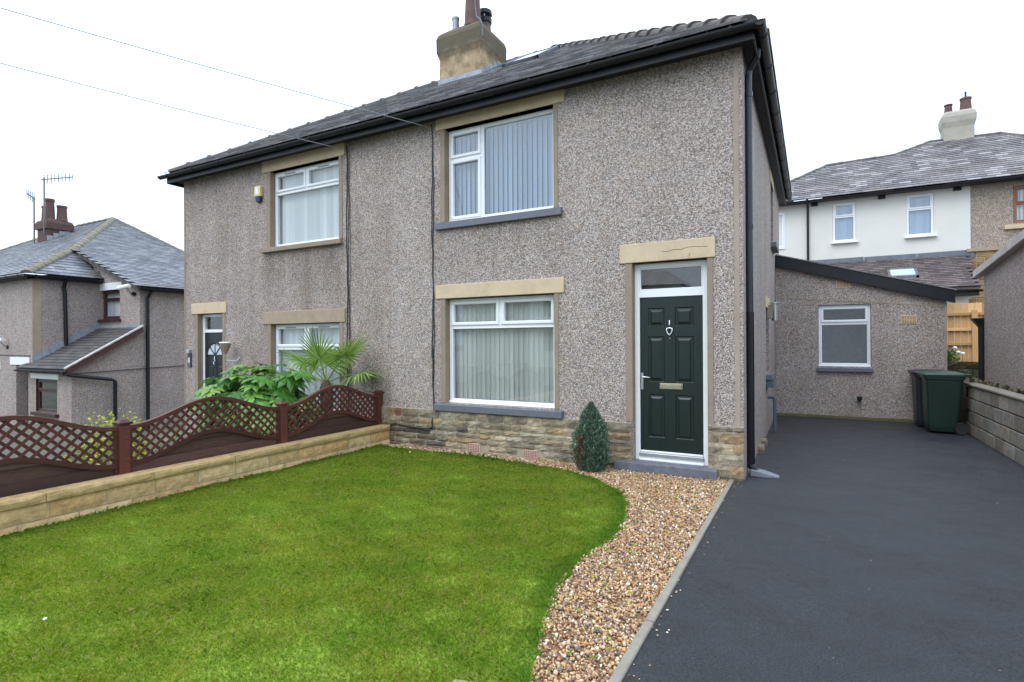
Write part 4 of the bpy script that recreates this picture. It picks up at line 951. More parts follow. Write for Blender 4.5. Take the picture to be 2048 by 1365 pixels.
FE = thing('trellis_fence', 'dark brown wavy topped lattice fence standing behind the garden wall', 'fence', (FX, -3, -.4))
posts = [-.07, -1.93, -3.86, -5.75]
for py in posts:
    po = MB().box(FX-.05, FX+.05, py-.05, py+.05, -.5, .80).build('post', 'fence', FE, bevel=.004)
    MB().add([(FX+s*w_, py+t_*w_, z_) for (w_, z_) in ((.062, .802), (.066, .822), (.040, .842), (.030, .852)) for (s, t_) in ((-1, -1), (1, -1), (1, 1), (-1, 1))], [(i*4+k, i*4+(k+1) % 4, (i+1)*4+(k+1) % 4, (i+1)*4+k) for i in range(3) for k in range(4)] + [(0, 3, 2, 1), (12, 13, 14, 15)]).build('post_cap', 'fence', po)
for pi in range(3):
    y0, y1 = posts[pi+1]+.05, posts[pi]-.05; yc, hw = (y0+y1)/2, (y1-y0)/2
    top_ = lambda yy: .785+.215*(.5+.5*math.cos(PI*min(1, abs(yy-yc)/hw)))
    low_ = lambda yy: top_(yy)-.375
    N = 28; ys_ = [y0+(y1-y0)*i/N for i in range(N+1)]
    for nm, fn, th in (('top_rail', top_, .042), ('lower_rail', low_, .045)):
        vs_ = []
        for yy in ys_:
            z_ = fn(yy); s = (fn(yy+.01)-fn(yy-.01))/.02; nl = math.hypot(1, s)
            for (xx, dz) in ((FX+.028, 0), (FX+.028, -th*nl), (FX-.028, -th*nl), (FX-.028, 0)): vs_.append((xx, yy, z_+dz))
        fs_ = [(i*4+k, i*4+(k+1) % 4, (i+1)*4+(k+1) % 4, (i+1)*4+k) for i in range(N) for k in range(4)] + [(0, 1, 2, 3), (N*4, N*4+1, N*4+2, N*4+3)]
        mk(nm, vs_, fs_, 'fence', FE)
    for yy in (y0+.016, y1-.016): MB().box(FX-.024, FX+.024, yy-.016, yy+.016, -.4, top_(yy)-.04).build('side_rail', 'fence', FE)
    # lattice slats, two crossing layers
    pitch = .088*math.sqrt(.5)*1.0; 
    for sgn, lx in ((1, FX+.008), (-1, FX-.004)):
        k = -40
        while k < 60:
            pts = []
            c0 = y0 + k*.107
            for i in range(140):
                t_ = -.1+i*.01; yy = c0 + t_*1.0 if sgn > 0 else c0 - t_; zz = .38+t_*.95
                if y0+.02 <= yy <= y1-.02 and low_(yy)-.02 <= zz <= top_(yy)-.02: pts.append((yy, zz))
            if len(pts) > 3:
                (ya, za), (yb_, zb) = pts[0], pts[-1]; d = Vector((0, yb_-ya, zb-za)).normalized(); nn = Vector((0, -d.z, d.y))*.0140
                A_, B_ = Vector((lx, ya, za)), Vector((lx, yb_, zb))
                MB().ext([A_+nn, A_-nn, B_-nn, B_+nn], (.010, 0, 0)).build('lattice_slat', 'fence', FE)
            k += 1
    # horizontal boards below
    for bi, (z0, z1) in enumerate(((-.35, -.10), (-.12, .07), (.05, .24), (.22, .395), (.375, .545), (.525, .70))):
        seg = [yy for yy in ys_ if low_(yy)-.03 > z0+.004]
        if len(seg) < 2: continue
        xo = FX-.022+.028*(bi % 2)
        runs, cur = [], [seg[0]]
        for yy in seg[1:]:
            if yy-cur[-1] > (y1-y0)/N*1.5: runs.append(cur); cur = [yy]
            else: cur.append(yy)
        runs.append(cur)
        for cur in runs:
            if len(cur) < 2: continue
            vs_ = []
            for yy in cur:
                zt = max(z0+.003, min(z1, low_(yy)-.03)); vs_ += [(xo, yy, z0), (xo, yy, zt), (xo-.012, yy, zt), (xo-.012, yy, z0)]
            n = len(cur); mk('board', vs_, [(i*4+k2, i*4+(k2+1) % 4, (i+1)*4+(k2+1) % 4, (i+1)*4+k2) for i in range(n-1) for k2 in range(4)] + [(0, 1, 2, 3), (n*4-4, n*4-3, n*4-2, n*4-1)], 'fence_board', FE)
    for yy in (y0+hw*.62, yc+hw*.1, y1-hw*.5): MB().box(FX-.05, FX-.026, yy-.02, yy+.02, -.4, low_(yy)-.02).build('batten', 'fence', FE)
# ================================================================== LEFT NEIGHBOUR HOUSE
NH = thing('neighbour_house', 'pinkish pebbledashed house with hipped slate roof and lean-to porch on the left', 'house', (-24, 4, -1.1))
NX1, NY1, NY2, NX2, GZ = -20.275, .94, 2.77, -17.85, -1.2
wall('front_wall', lambda u, v, w: (u, NY1+w, v), -34, NX1, GZ, 3.75, [(-21.42, -20.57, GZ, .98), (-24.4, -22.75, 1.7, 3.0), (-24.4, -22.75, -.6, .8)], .35, 'peb_far', NH)
MB().quad((NX1, NY1, GZ), (NX1, NY2, GZ), (NX1, NY2, 4.1), (NX1, NY1, 3.75)).build('side_wall', 'peb_far', NH)
wall('rear_wing_wall', lambda u, v, w: (u, NY2+w, v), NX1, NX2, GZ, 3.54, [(-20.2, -19.02, 2.46, 3.42)], .2, 'peb_far', NH)
MB().add([(-21.8, NY2+.003, 3.5), (NX1, NY2+.003, 3.53), (NX2, NY2+.003, 3.53), (-21.8, NY2+.003, 4.96)], [(0, 1, 2, 3)]).quad((NX2, NY2, GZ), (NX2, 7.6, GZ), (NX2, 7.6, 3.5), (NX2, NY2, 3.5)).build('wing_wall', 'peb_far', NH)
box('corner_bead', NX1-.04, NX1+.01, NY1-.01, NY1+.22, -1, 3.72, 'lintel_grey', NH)
# roofs
P2z = lambda x: 3.54+.37*(-17.9-x)
NR = MB().add([(-36, .70, 3.80), (-20.05, .70, 3.80), (-21.9, 2.75, 5.0), (-29.15, 7.40, 7.72), (-32.4, 7.40, 7.72)], [(0, 1, 2, 3, 4)])
NR.add([(-20.05, .70, 3.80), (-20.05, 2.77, 3.80), (-21.9, 2.77, 5.0)], [(0, 1, 2)])
NR.add([(-17.62, 2.64, P2z(-17.62)), (-17.62, 7.6, P2z(-17.62)), (-29.15, 7.6, P2z(-29.15)), (-29.15, 7.42, P2z(-29.15)), (-21.75, 2.64, P2z(-21.75))], [(0, 1, 2, 3, 4)])
NR.add([(-36, 14, 3.8), (-29.15, 14, 3.8), (-29.15, 7.6, 7.70), (-32.4, 7.6, 7.70)], [(0, 1, 2, 3)])
NR.add([(-17.62, 7.6, 3.43), (-29.15, 7.6, 7.69), (-29.15, 7.6, 3.4)], [(0, 1, 2)])
NR = NR.build('roof', 'slate_left', NH)
l1 = math.hypot(1, .585)
slates(NR, (-36, .68, 3.815), (1, 0, 0), (0, 1, .585), [(2, 0), (15.9, 0), (14.15, 2.05*l1), (6.9, 6.65*l1), (3.6, 6.65*l1), (0, 2*l1)], .32, .21, 'slate_left')
l2 = math.hypot(1, .37)
slates(NR, (-17.60, 2.64, P2z(-17.60)+.012), (0, 1, 0), (-1, 0, .37), [(0, 0), (4.95, 0), (4.95, 11.5*l2), (4.76, 11.5*l2), (.08, 4.2*l2), (0, 4.0*l2)], .32, .20, 'slate_left', near=CAM, nmax=300)
l3 = math.hypot(1.87, 1.2)
slates(NR, (-20.03, .70, 3.815), (0, 1, 0), (-1.87, 0, 1.2), [(.05, 0), (2.05, 0), (2.05, 2.2)], .32, .2, 'slate_left')
ridge_tiles(NR, (-20.05, .70, 3.84), (-21.9, 2.75, 5.04), 'ridge_moss', L=.42, r=.15)
ridge_tiles(NR, (-21.9, 2.75, 5.04), (-29.15, 7.40, 7.76), 'ridge_moss', L=.5, r=.16)
ridge_tiles(NR, (-29.15, 7.42, 7.78), (-32.4, 7.42, 7.78), 'ridge_moss', L=.5, r=.14)
ridge_tiles(NR, (-32.4, 7.40, 7.78), (-36, .7, 3.84), 'ridge_moss', L=.5, r=.14)
ridge_tiles(NR, (-17.7, 7.55, P2z(-17.7)+.05), (-29.1, 7.55, P2z(-29.1)+.05), 'ridge', L=.5, r=.13)
MB().ext([(-17.6, 2.60, P2z(-17.6)-.16), (-17.6, 2.60, P2z(-17.6)-.0), (-21.7, 2.60, P2z(-21.7)-.0), (-21.7, 2.60, P2z(-21.7)-.16)], (0, .08, 0)).build('verge', 'ridge', NR)
gutter((-34, .66, 3.76), (-20.0, .66, 3.76), (0, -1, 0), NH, .07); gutter((-19.99, .60, 3.76), (-19.99, 2.72, 3.76), (1, 0, 0), NH, .07); gutter((-17.56, 2.6, 3.40), (-17.56, 7.6, 3.40), (1, 0, 0), NH, .07)
MB().box(-34, -20.05, .72, .93, 3.66, 3.74).box(-20.27, -20.05, .74, 2.76, 3.66, 3.74).box(-17.84, -17.62, 2.66, 7.6, 3.32, 3.38).build('soffit', 'soffit', NR)
tubeo('downpipe', [(-20.0, 1.7, 3.7), (-20.2, 1.72, 3.45), (-20.2, 1.75, 3.3), (-20.2, 1.78, 1.62)], .055, 'black', NH); tubeo('downpipe', [(-17.6, 2.98, 3.3), (-17.78, 2.97, 3.1), (-17.78, 2.97, -1.2)], .055, 'black', NH)
# upper side window, white lintels, front door
window('window', NH, -20.18, -19.02, 2.46, 3.42, NY2+.06, [(0, 1, 0, .66, 0), (0, 1, .66, 1, 1)], frame='brownframe', blind='blind_w', ang=20, vents=False, t=.09)
box('sill', -20.27, -18.95, NY2-.08, NY2+.05, 2.38, 2.455, 'brownframe', NH)
box('lintel', -20.24, -18.86, NY2-.03, NY2+.1, 3.42, 3.66, 'whitepaint', NH)
box('lintel', -21.79, -20.46, NY1-.03, NY1+.1, .985, 1.23, 'whitepaint', NH)
box('lintel', -23.9, -22.55, NY1-.03, NY1+.1, .82, 1.05, 'whitepaint', NH); box('lintel', -23.9, -22.55, NY1-.03, NY1+.1, 3.02, 3.25, 'whitepaint', NH)
window('window', NH, -24.4, -22.75, 1.7, 3.0, NY1+.08, [(0, .5, 0, 1, 1), (.5, 1, 0, 1, 0)], frame='brownframe', blind='blind_w', vents=False)
window('window', NH, -24.4, -22.75, -.6, .8, NY1+.08, [(0, .5, 0, 1, 1), (.5, 1, 0, 1, 0)], frame='brownframe', blind='blind_w', vents=False)
ND = MB().box(-21.42, -20.57, NY1+.30, NY1+.34, GZ, .98).build('door', 'brownframe', NH)
for z0, z1 in ((-.9, -.2), (-.05, .75)): MB().ring(-21.3, -20.7, z0, z1, .06, NY1+.285, NY1+.31).build('panel', 'brownframe', ND)
# porch
PR = MB().quad((-20.57, NY1-.004, GZ), (-20.06, NY1-.004, GZ), (-20.06, NY1-.004, .85), (-20.57, NY1-.004, .85)).quad((-18.71, NY1-.004, GZ), (NX2, NY1-.004, GZ), (NX2, NY1-.004, .85), (-18.71, NY1-.004, .85))
PR.quad((-20.06, NY1-.004, GZ), (-18.71, NY1-.004, GZ), (-18.71, NY1-.004, -.42), (-20.06, NY1-.004, -.42)).quad((-20.06, NY1-.004, .59), (-18.71, NY1-.004, .59), (-18.71, NY1-.004, .85), (-20.06, NY1-.004, .85))
PR.add([(NX2, NY1-.004, GZ), (NX2, NY2, GZ), (NX2, NY2, 2.0), (NX2, NY1-.004, .85)], [(0, 1, 2, 3)])
PR = PR.build('porch_wall', 'peb_far', NH)
window('window', NH, -20.06, -18.71, -.42, .59, NY1+.04, [(0, 1, 0, .64, 0), (0, 1, .64, 1, 1)], frame='brownframe', vents=False, t=.09, glass='glass_blue')
box('sill', -20.2, -18.6, NY1-.1, NY1+.02, -.52, -.43, 'brownframe', PR); box('lintel', -20.36, -18.58, NY1-.035, NY1+.02, .59, .75, 'whitepaint', PR)
ps = (2.08-.88)/(NY2-.80); lp_ = math.hypot(1, ps)
PRf = MB().ext([(-20.62, .74, .84), (-17.66, .74, .84), (-17.66, NY2, .84+ps*2.03), (-20.62, NY2, .84+ps*2.03)], (0, 0, .07)).build('porch_roof', 'slate_porch', NH)
slates(PRf, (-20.60, .72, .915), (1, 0, 0), (0, 1, ps), [(0, 0), (2.94, 0), (2.94, 2.04*lp_), (.3, 2.04*lp_), (.3, .3), (0, .2)], .30, .16, 'slate_porch')
MB().ext([(-17.70, .70, .74), (-17.70, .70, .92), (-17.70, NY2, .92+ps*2.07), (-17.70, NY2, .74+ps*2.07)], (.06, 0, 0)).build('barge_board', 'winered', PRf)
MB().ext([(-17.74, .70, .925), (-17.74, .70, .965), (-17.74, NY2, .965+ps*2.07), (-17.74, NY2, .925+ps*2.07)], (.12, 0, 0)).build('verge_mortar', 'timber', PRf)
for i in range(9):
    yy = NY1+.02+i*.205
    box('step_flashing', NX1-.01, NX1+.02, yy, yy+.215, .88+ps*(yy-.74), 1.22+ps*(yy-.74), 'lead', PRf, .002)
box('flashing', NX1, NX2+.1, NY2-.03, NY2+.01, 2.05, 2.24, 'lead', PRf, .004)
gutter((-20.7, .68, .86), (-17.62, .68, .86), (0, -1, 0), PRf.parent, .06)
tubeo('downpipe', [(-17.75, .68, .80), (-17.70, .85, .74), (-17.72, 1.9, .56), (-17.76, 2.02, .5), (-17.76, 2.02, -1.2)], .05, 'black', NH)
tubeo('cable', [(-17.82, 1.0, .78), (-17.82, 3.2, .86), (-17.82, 5.6, .93)], .012, 'cable', NH, 5); tubeo('cable', [(-24, .92, 1.30), (-20.4, .92, 1.28)], .012, 'cable', NH, 5)
# chimney with pots
NC = MB().add([(x_, y_, z_) for (g_, z_) in ((0, 5.6), (0, 6.92), (.07, 6.94), (.07, 7.22), (.02, 7.34), (-.2, 7.45)) for (x_, y_) in ((-30.70-g_, 5.0-g_), (-29.75+g_, 5.0-g_), (-29.75+g_, 5.95+g_), (-30.70-g_, 5.95+g_))],
    [(i*4+k, i*4+(k+1) % 4, (i+1)*4+(k+1) % 4, (i+1)*4+k) for i in range(5) for k in range(4)] + [(20, 21, 22, 23)]).build('chimney', 'redbrick', NH)
for (x_, y_, h_, r_) in ((-30.48, 5.25, .70, .17), (-30.12, 5.25, 1.0, .18), (-30.3, 5.75, .82, .15), (-29.95, 5.65, .74, .20)): pot(x_, y_, 7.36, r_, h_, 'terracotta', NC)
for i in range(4): box('step_flashing', -29.76, -29.73, 5.0+i*.23, 5.22+i*.23, 6.28+i*.135, 6.62+i*.135, 'lead', NC, .003)
def aerial(name, label, base, h, boom, n, elem, ang, vertical):
    T = thing(name, label, 'aerial', base, 'television aerials on the neighbour chimney'); bx, by, bz = base
    tubeo('mast', [(bx, by, bz), (bx, by, bz+h)], .035, 'aerial', T, 6)
    d = Vector((math.cos(ang), math.sin(ang), 0)); s = d.cross(Vector((0, 0, 1))) if not vertical else Vector((0, 0, 1)); o = Vector((bx, by, bz+h-.08))
    tubeo('boom', [o-d*.15, o+d*boom], .024, 'aerial', T, 6)
    for i in range(n):
        c = o + d*(boom*i/(n-1)); e_ = elem*(1-.35*i/n)
        tubeo('element', [c-s*e_+Vector((0, 0, 0)), c+s*e_], .016, 'aerial', T, 5)
    return T
aerial('television_aerial', 'tall aerial with long boom above the red chimney', (-29.9, 4.95, 6.7), 2.55, 1.6, 9, .22, .30, True)
aerial('television_aerial', 'shorter aerial on the left side of the red chimney', (-30.9, 4.95, 6.2), 2.3, 1.0, 5, .25, -.6, True)
def cctv(label, loc, dx_):
    T = thing('security_camera', label, 'camera', loc, 'security cameras on the neighbour house'); x_, y_, z_ = loc
    MB().lathe([(.0, 0), (.06, .01), (.06, .10), (.0, .11)], loc, 10, 'Y').build('base', 'black', T)
    tubeo('arm', [(x_, y_-.02, z_), (x_-.02, y_-.12, z_+.14), (x_-.05, y_-.16, z_+.22)], .02, 'steel', T, 6)
    MB().tube([(x_+.16*dx_, y_-.14, z_+.24), (x_-.24*dx_, y_-.26, z_+.17)], .065, 10).build('housing', 'white', T)
cctv('white security camera on the neighbour front wall', (-22.02, .90, 1.55), 1); cctv('white security camera under the neighbour side eaves', (-18.1, 2.66, 3.22), 1)

# ================================================================== REAR HOUSE (white render, right background)
BY = 15.0
BH = thing('rear_house', 'white rendered house with mottled slate roof beyond the lean-to', 'house', (3, 17, 1.08))
bw = [(1.49, 2.17, 4.99, 6.325), (3.56, 4.29, 4.985, 6.345)]
wall('wall', lambda u, v, w: (u, BY+w, v), -1.5, 5.2, 1, 6.55, bw, .3, 'render', BH)
MB().quad((-1.5, BY, 1), (-1.5, 22, 1), (-1.5, 22, 6.55), (-1.5, BY, 6.55)).build('side_wall', 'render', BH)
wall('pebbled_wall', lambda u, v, w: (u, BY+.012+w, v), 5.203, 13, 4.45, 6.55, [(6.22, 7.9, 5.15, 6.27)], .3, 'peb_buff', BH)
box('string_course', 5.1, 13, BY-.06, BY+.03, 4.36, 4.46, 'lintel_grey', BH)
SW = MB().box(5.0, 13, BY+.02, BY+.2, 1, 4.37).build('stone_wall', 'lintel', BH)
z_ = 2.2; r_ = 0
while z_ < 4.34:
    x_ = 4.72 - (.2 if r_ % 2 else 0)
    while x_ < 7.4:
        o = MB().box(max(x_, 4.72)+.012, x_+.41-.012, BY-.01+random.uniform(0, .01), BY+.05, z_+.012, z_+.18-.012).build('brick', 'brickstone', SW, bevel=.006); c0 = random.choice([srgb(150, 122, 84), srgb(138, 110, 78), srgb(160, 134, 96), srgb(126, 104, 80)]); o.color = c0; x_ += .41
    z_ += .18; r_ += 1
for h_ in bw:
    window('window', BH, *h_, BY+.02, [(0, 1, 0, .64, 0), (0, 1, .64, 1, 1)], vents=False, glass='glass_blue', blind='blind_w', ang=4, t=.07)
    box('sill', h_[0]-.05, h_[1]+.06, BY-.12, BY+.02, h_[2]-.06, h_[2], 'pvc', BH)
window('window', BH, 6.22, 7.9, 5.15, 6.27, BY+.03, [(0, 1, 0, .52, 0), (0, .5, .52, 1, 1), (.5, 1, .52, 1, 1)], frame='orangeframe', blind='blind_w', vents=False, t=.08); box('sill', 6.0, 8.0, BY-.08, BY+.03, 4.97, 5.1, 'lintel', BH)
window('window', BH, -1.0, .02, 4.9, 6.2, BY-.02, [(0, 1, 0, 1, 1)], vents=False, room=False)
for xc, zc in ((.95, 6.37), (2.9, 6.37), (4.88, 6.38)): box('eaves_vent', xc-.10, xc+.10, BY-.05, BY+.02, zc-.07, zc+.07, 'black', BH)
tubeo('downpipe', [(.72, 14.66, 6.48), (.74, 14.9, 6.3), (.74, 14.92, 6.2), (.74, 14.92, 3.6)], .04, 'black', BH)
EYb, EZb, tb = 14.7, 6.51, .65
zb_ = lambda y_: EZb+tb*(y_-EYb)
rp = [(-1.9, EYb), (13, EYb), (13, 17.2), (7.2, 17.7), (6.7, 18.3), (4.72, 18.45), (4.1, 18.15), (3.5, 17.62), (1.37, 17.5), (-1.0, 15.3)]
BR = MB().add([(x_, y_, zb_(y_)) for x_, y_ in rp], [tuple(range(len(rp)))])
for (i, j) in ((8, 7), (7, 6), (6, 5), (5, 4), (4, 3), (3, 2)):   # the far slopes fall away behind
    BR.quad(*[(rp[k][0], rp[k][1], zb_(rp[k][1])) for k in (i, j)], (rp[j][0], 24, 6.4), (rp[i][0], 24, 6.4))
BR.add([(-1.9, EYb, EZb), (-1.0, 15.3, zb_(15.3)), (1.37, 17.5, zb_(17.5)), (-1.9, 24, EZb)], [(0, 1, 2, 3)])
BR = BR.build('roof', 'slate_right', BH)
lb = math.hypot(1, tb)
slates(BR, (-1.9, EYb-.03, EZb+.008), (1, 0, 0), (0, 1, tb), [((x_+1.9), (y_-EYb)*lb) for x_, y_ in rp], .34, .19, 'slate_right', near=(3.5, 10, 7), nmax=300)
P3 = lambda i: Vector((rp[i][0], rp[i][1], zb_(rp[i][1])+.04))
for i, j in ((9, 8), (8, 7), (7, 5), (5, 4), (4, 3)): ridge_tiles(BR, P3(i), P3(j), 'ridge', L=.5, r=.11)
gutter((-1.9, 14.65, 6.46), (13, 14.65, 6.46), (0, -1, 0), BH, .06); MB().box(-1.8, 13, 14.74, 14.98, 6.42, 6.49).build('soffit', 'soffit', BR)
BCH = MB().add([(x_, y_, z_) for (g_, z_) in ((0, 8.2), (0, 9.3), (.05, 9.5), (.06, 9.7), (.02, 9.86), (-.06, 9.92)) for (x_, y_) in ((5.10-g_, 18.2-g_), (5.98+g_, 18.2-g_), (5.98+g_, 18.9+g_), (5.10-g_, 18.9+g_))],
    [(i*4+k, i*4+(k+1) % 4, (i+1)*4+(k+1) % 4, (i+1)*4+k) for i in range(5) for k in range(4)] + [(20, 21, 22, 23)]).build('chimney', 'creamchim', BH, bevel=.05, seg=2)
pot(5.28, 18.5, 9.88, .12, .36, 'terracotta', BCH); pot(5.78, 18.5, 9.9, .17, .48, 'terradark', BCH)
tubeo('finial', [(5.78, 18.5, 10.3), (5.78, 18.5, 10.62)], .03, 'black', BCH, 6)
# low rear extension with its own roof
xe0, xe1, ye, ze0, ze1 = -.5, 5.0, 12.9, 3.06, 4.22
te = (ze1-ze0)/(BY-ye); le = math.hypot(1, te)
BE = MB().ext([(xe0, ye, ze0), (xe1, ye, ze0), (5.08, BY-.01, ze1), (xe0, BY-.01, ze1)], (0, 0, .06)).build('extension_roof', 'slate_brown', BH)
slates(BE, (xe0, ye-.03, ze0+.07), (1, 0, 0), (0, 1, te), [(0, 0), (xe1-xe0, 0), (xe1-xe0+.06, (BY-ye)*le), (0, (BY-ye)*le)], .27, .13, 'slate_brown', near=(4, 5, 3), nmax=300)
MB().box(xe0, 4.78, ye+.25, BY, 1, 3.08).build('extension_wall', 'render', BH); box('extension_fascia', xe0, 4.96, ye-.04, ye+.02, 2.86, 3.05, 'black', BH); gutter((xe0, ye-.06, 3.03), (xe1+.03, ye-.06, 3.03), (0, -1, 0), BH, .06)
for i in range(4): MB().add([(xe0+1.45*i-.0, BY-.05, 4.18), (xe0+1.45*i+1.43, BY-.05, 4.18), (xe0+1.45*i+1.43, BY-.012, 4.42+random.uniform(0, .02)), (xe0+1.45*i, BY-.012, 4.42)], [(0, 1, 2, 3)]).build('flashing', 'leadd', BH) if xe0+1.45*i+1.43 < 5.4 else None
def one(x_, y_, h=0): return Vector((x_, y_, ze0+.06+te*(y_-ye)+h))
S2 = MB()
for (xa, xb, ya, yb_) in ((2.93, 3.69, 13.5, 13.57), (2.93, 3.69, 14.0, 14.07), (2.93, 3.0, 13.5, 14.07), (3.62, 3.69, 13.5, 14.07)): S2.add([one(xx, yy, hh) for xx in (xa, xb) for yy in (ya, yb_) for hh in (.02, .12)], BF)
S2 = S2.build('skylight', 'leadd', BE); MB().quad(one(2.98, 13.55, .11), one(3.64, 13.55, .11), one(3.64, 14.02, .11), one(2.98, 14.02, .11)).build('pane', 'frostg', S2)
# ================================================================== HOUSES ACROSS THE ROAD (unseen behind the camera, added so the windows reflect something)
def far_house(x0, label):
    T = thing('added_opposite_house', label, 'house', (x0+5, -28, -.06), 'unseen houses added across the road'); y_ = -26
    wall('wall', lambda u, v, w: (u, y_-w, v), x0, x0+10, -.06, 5.0, [(x0+1.2, x0+2.8, 1, 2.3), (x0+7.2, x0+8.8, 1, 2.3), (x0+1.2, x0+2.8, 3.3, 4.6), (x0+7.2, x0+8.8, 3.3, 4.6)], .2, 'render', T)
    MB().quad((x0, y_, -.06), (x0, y_-8, -.06), (x0, y_-8, 5), (x0, y_, 5)).quad((x0+10, y_, -.06), (x0+10, y_-8, -.06), (x0+10, y_-8, 5), (x0+10, y_, 5)).build('side_wall', 'render', T)
    MB().add([(x0-.3, y_+.3, 5), (x0+10.3, y_+.3, 5), (x0+10.3, y_-8.3, 5), (x0-.3, y_-8.3, 5), (x0+4, y_-4, 7.8), (x0+6, y_-4, 7.8)], [(0, 1, 5, 4), (1, 2, 5), (2, 3, 4, 5), (3, 0, 4)]).build('roof', 'slate', T)
    for (a_, c_) in ((1.2, 1), (7.2, 1), (1.2, 3.3), (7.2, 3.3)): MB().box(x0+a_, x0+a_+1.6, y_-.15, y_-.12, c_, c_+1.3).build('window', 'glass_blue', T)
for x0, lb_ in ((-30, 'unseen house added for window reflections, furthest to the left'), (-16, 'unseen house added for window reflections, opposite the left half'), (-2, 'unseen house added for window reflections, opposite the drive'), (12, 'unseen house added for window reflections, furthest to the right')): far_house(x0, lb_)

# ================================================================== OVERHEAD CABLES
def sag(p, q, s, n=24): p, q = Vector(p), Vector(q); return [p.lerp(q, i/n) - Vector((0, 0, s*4*(i/n)*(1-i/n))) for i in range(n+1)]
o1 = tubeo('overhead_cable', sag((-6.11, -.03, 4.91), (-10.29, -7.71, 5.62), .06), .0055, 'cablesky', None, 5); tag(o1, 'lower overhead cable running to the left hand upper window', 'cable', 'overhead cables to the house')
o2 = tubeo('overhead_cable', sag((-4.28, -.03, 4.93), (-9.53, -8.57, 5.78), .06), .0055, 'cablesky', None, 5); tag(o2, 'upper overhead cable running to the middle of the house', 'cable', 'overhead cables to the house')

# ================================================================== PLANTS
def leaf_mesh(name, mat, lobes, rad, spread=2.5):
    vs_, fs_ = [(0, 0, 0)], []
    for i in range(lobes):
        a_ = -spread+2*spread*i/(lobes-1); L = rad*(1-.32*abs(a_/spread)**1.5); d = Vector((math.sin(a_), math.cos(a_), 0)); s = Vector((d.y, -d.x, 0)); wd = L*.19
        b0 = len(vs_)
        vs_ += [d*L*.30+s*wd*.6+Vector((0, 0, -.01)), d*L*.30-s*wd*.6+Vector((0, 0, -.01)), d*L*.65+s*wd*1.0-Vector((0, 0, L*.05)), d*L*.65-Vector((0, 0, L*.02)), d*L*.65-s*wd*1.0-Vector((0, 0, L*.05)), d*L-Vector((0, 0, L*.22))]
        fs_ += [(0, b0, b0+3, b0+1), (b0, b0+2, b0+3), (b0+1, b0+3, b0+4), (b0+2, b0+5, b0+3), (b0+3, b0+5, b0+4)]
        if i: fs_.append((0, b0-6, b0+1))
    me = bpy.data.meshes.new(name); me.from_pydata([tuple(v) for v in vs_], [], fs_); me.materials.append(M[mat]); return me
# fatsia
FS = thing('fatsia_shrub', 'large glossy leaved fatsia shrub behind the fence by the left door', 'shrub', (-6.95, -1.2, -.42))
fm = [leaf_mesh('leaf', 'fatsia', 8, .25), leaf_mesh('leaf', 'fatsia', 7, .20), leaf_mesh('leaf', 'fatsia', 8, .28)]
fc, fr_ = Vector((-6.95, -1.15, .50)), Vector((1.08, .62, .80))
for i in range(9):
    a_ = random.uniform(0, 2*PI); q = fc + Vector((fr_.x*.7*math.cos(a_), fr_.y*.7*math.sin(a_), random.uniform(0, .5)))
    tubeo('stem', [(fc.x+.1*math.cos(a_), fc.y+.1*math.sin(a_), -.42), (fc+q)/2 - Vector((0, 0, .25)), q], [.022, .016, .010], 'bark', FS, 6)
for i in range(298):
    u_ = random.uniform(-.35, 1); a_ = random.uniform(0, 2*PI); s_ = math.sqrt(max(0, 1-u_*u_)); rr = (random.uniform(.78, 1.06) if i < 205 else random.uniform(.45, .75))*(1+.10*math.sin(3*a_+1)+.06*math.sin(7*a_))
    n_ = Vector((s_*math.cos(a_), s_*math.sin(a_), u_)); p_ = fc + Vector((n_.x*fr_.x, n_.y*fr_.y, n_.z*fr_.z))*rr
    outd = Vector((n_.x, n_.y, -.75)).normalized(); upn = (n_*.55+Vector((0, 0, .65))+Vector((random.uniform(-.3, .3), random.uniform(-.3, .3), 0))).normalized()
    fy = (outd - upn*outd.dot(upn)).normalized(); fx = fy.cross(upn)
    m4 = Matrix((fx, fy, upn)).transposed().to_4x4() @ Matrix.Scale(random.uniform(.8, 1.25), 4); m4.translation = p_
    inst('leaf', random.choice(fm), m4, FS)
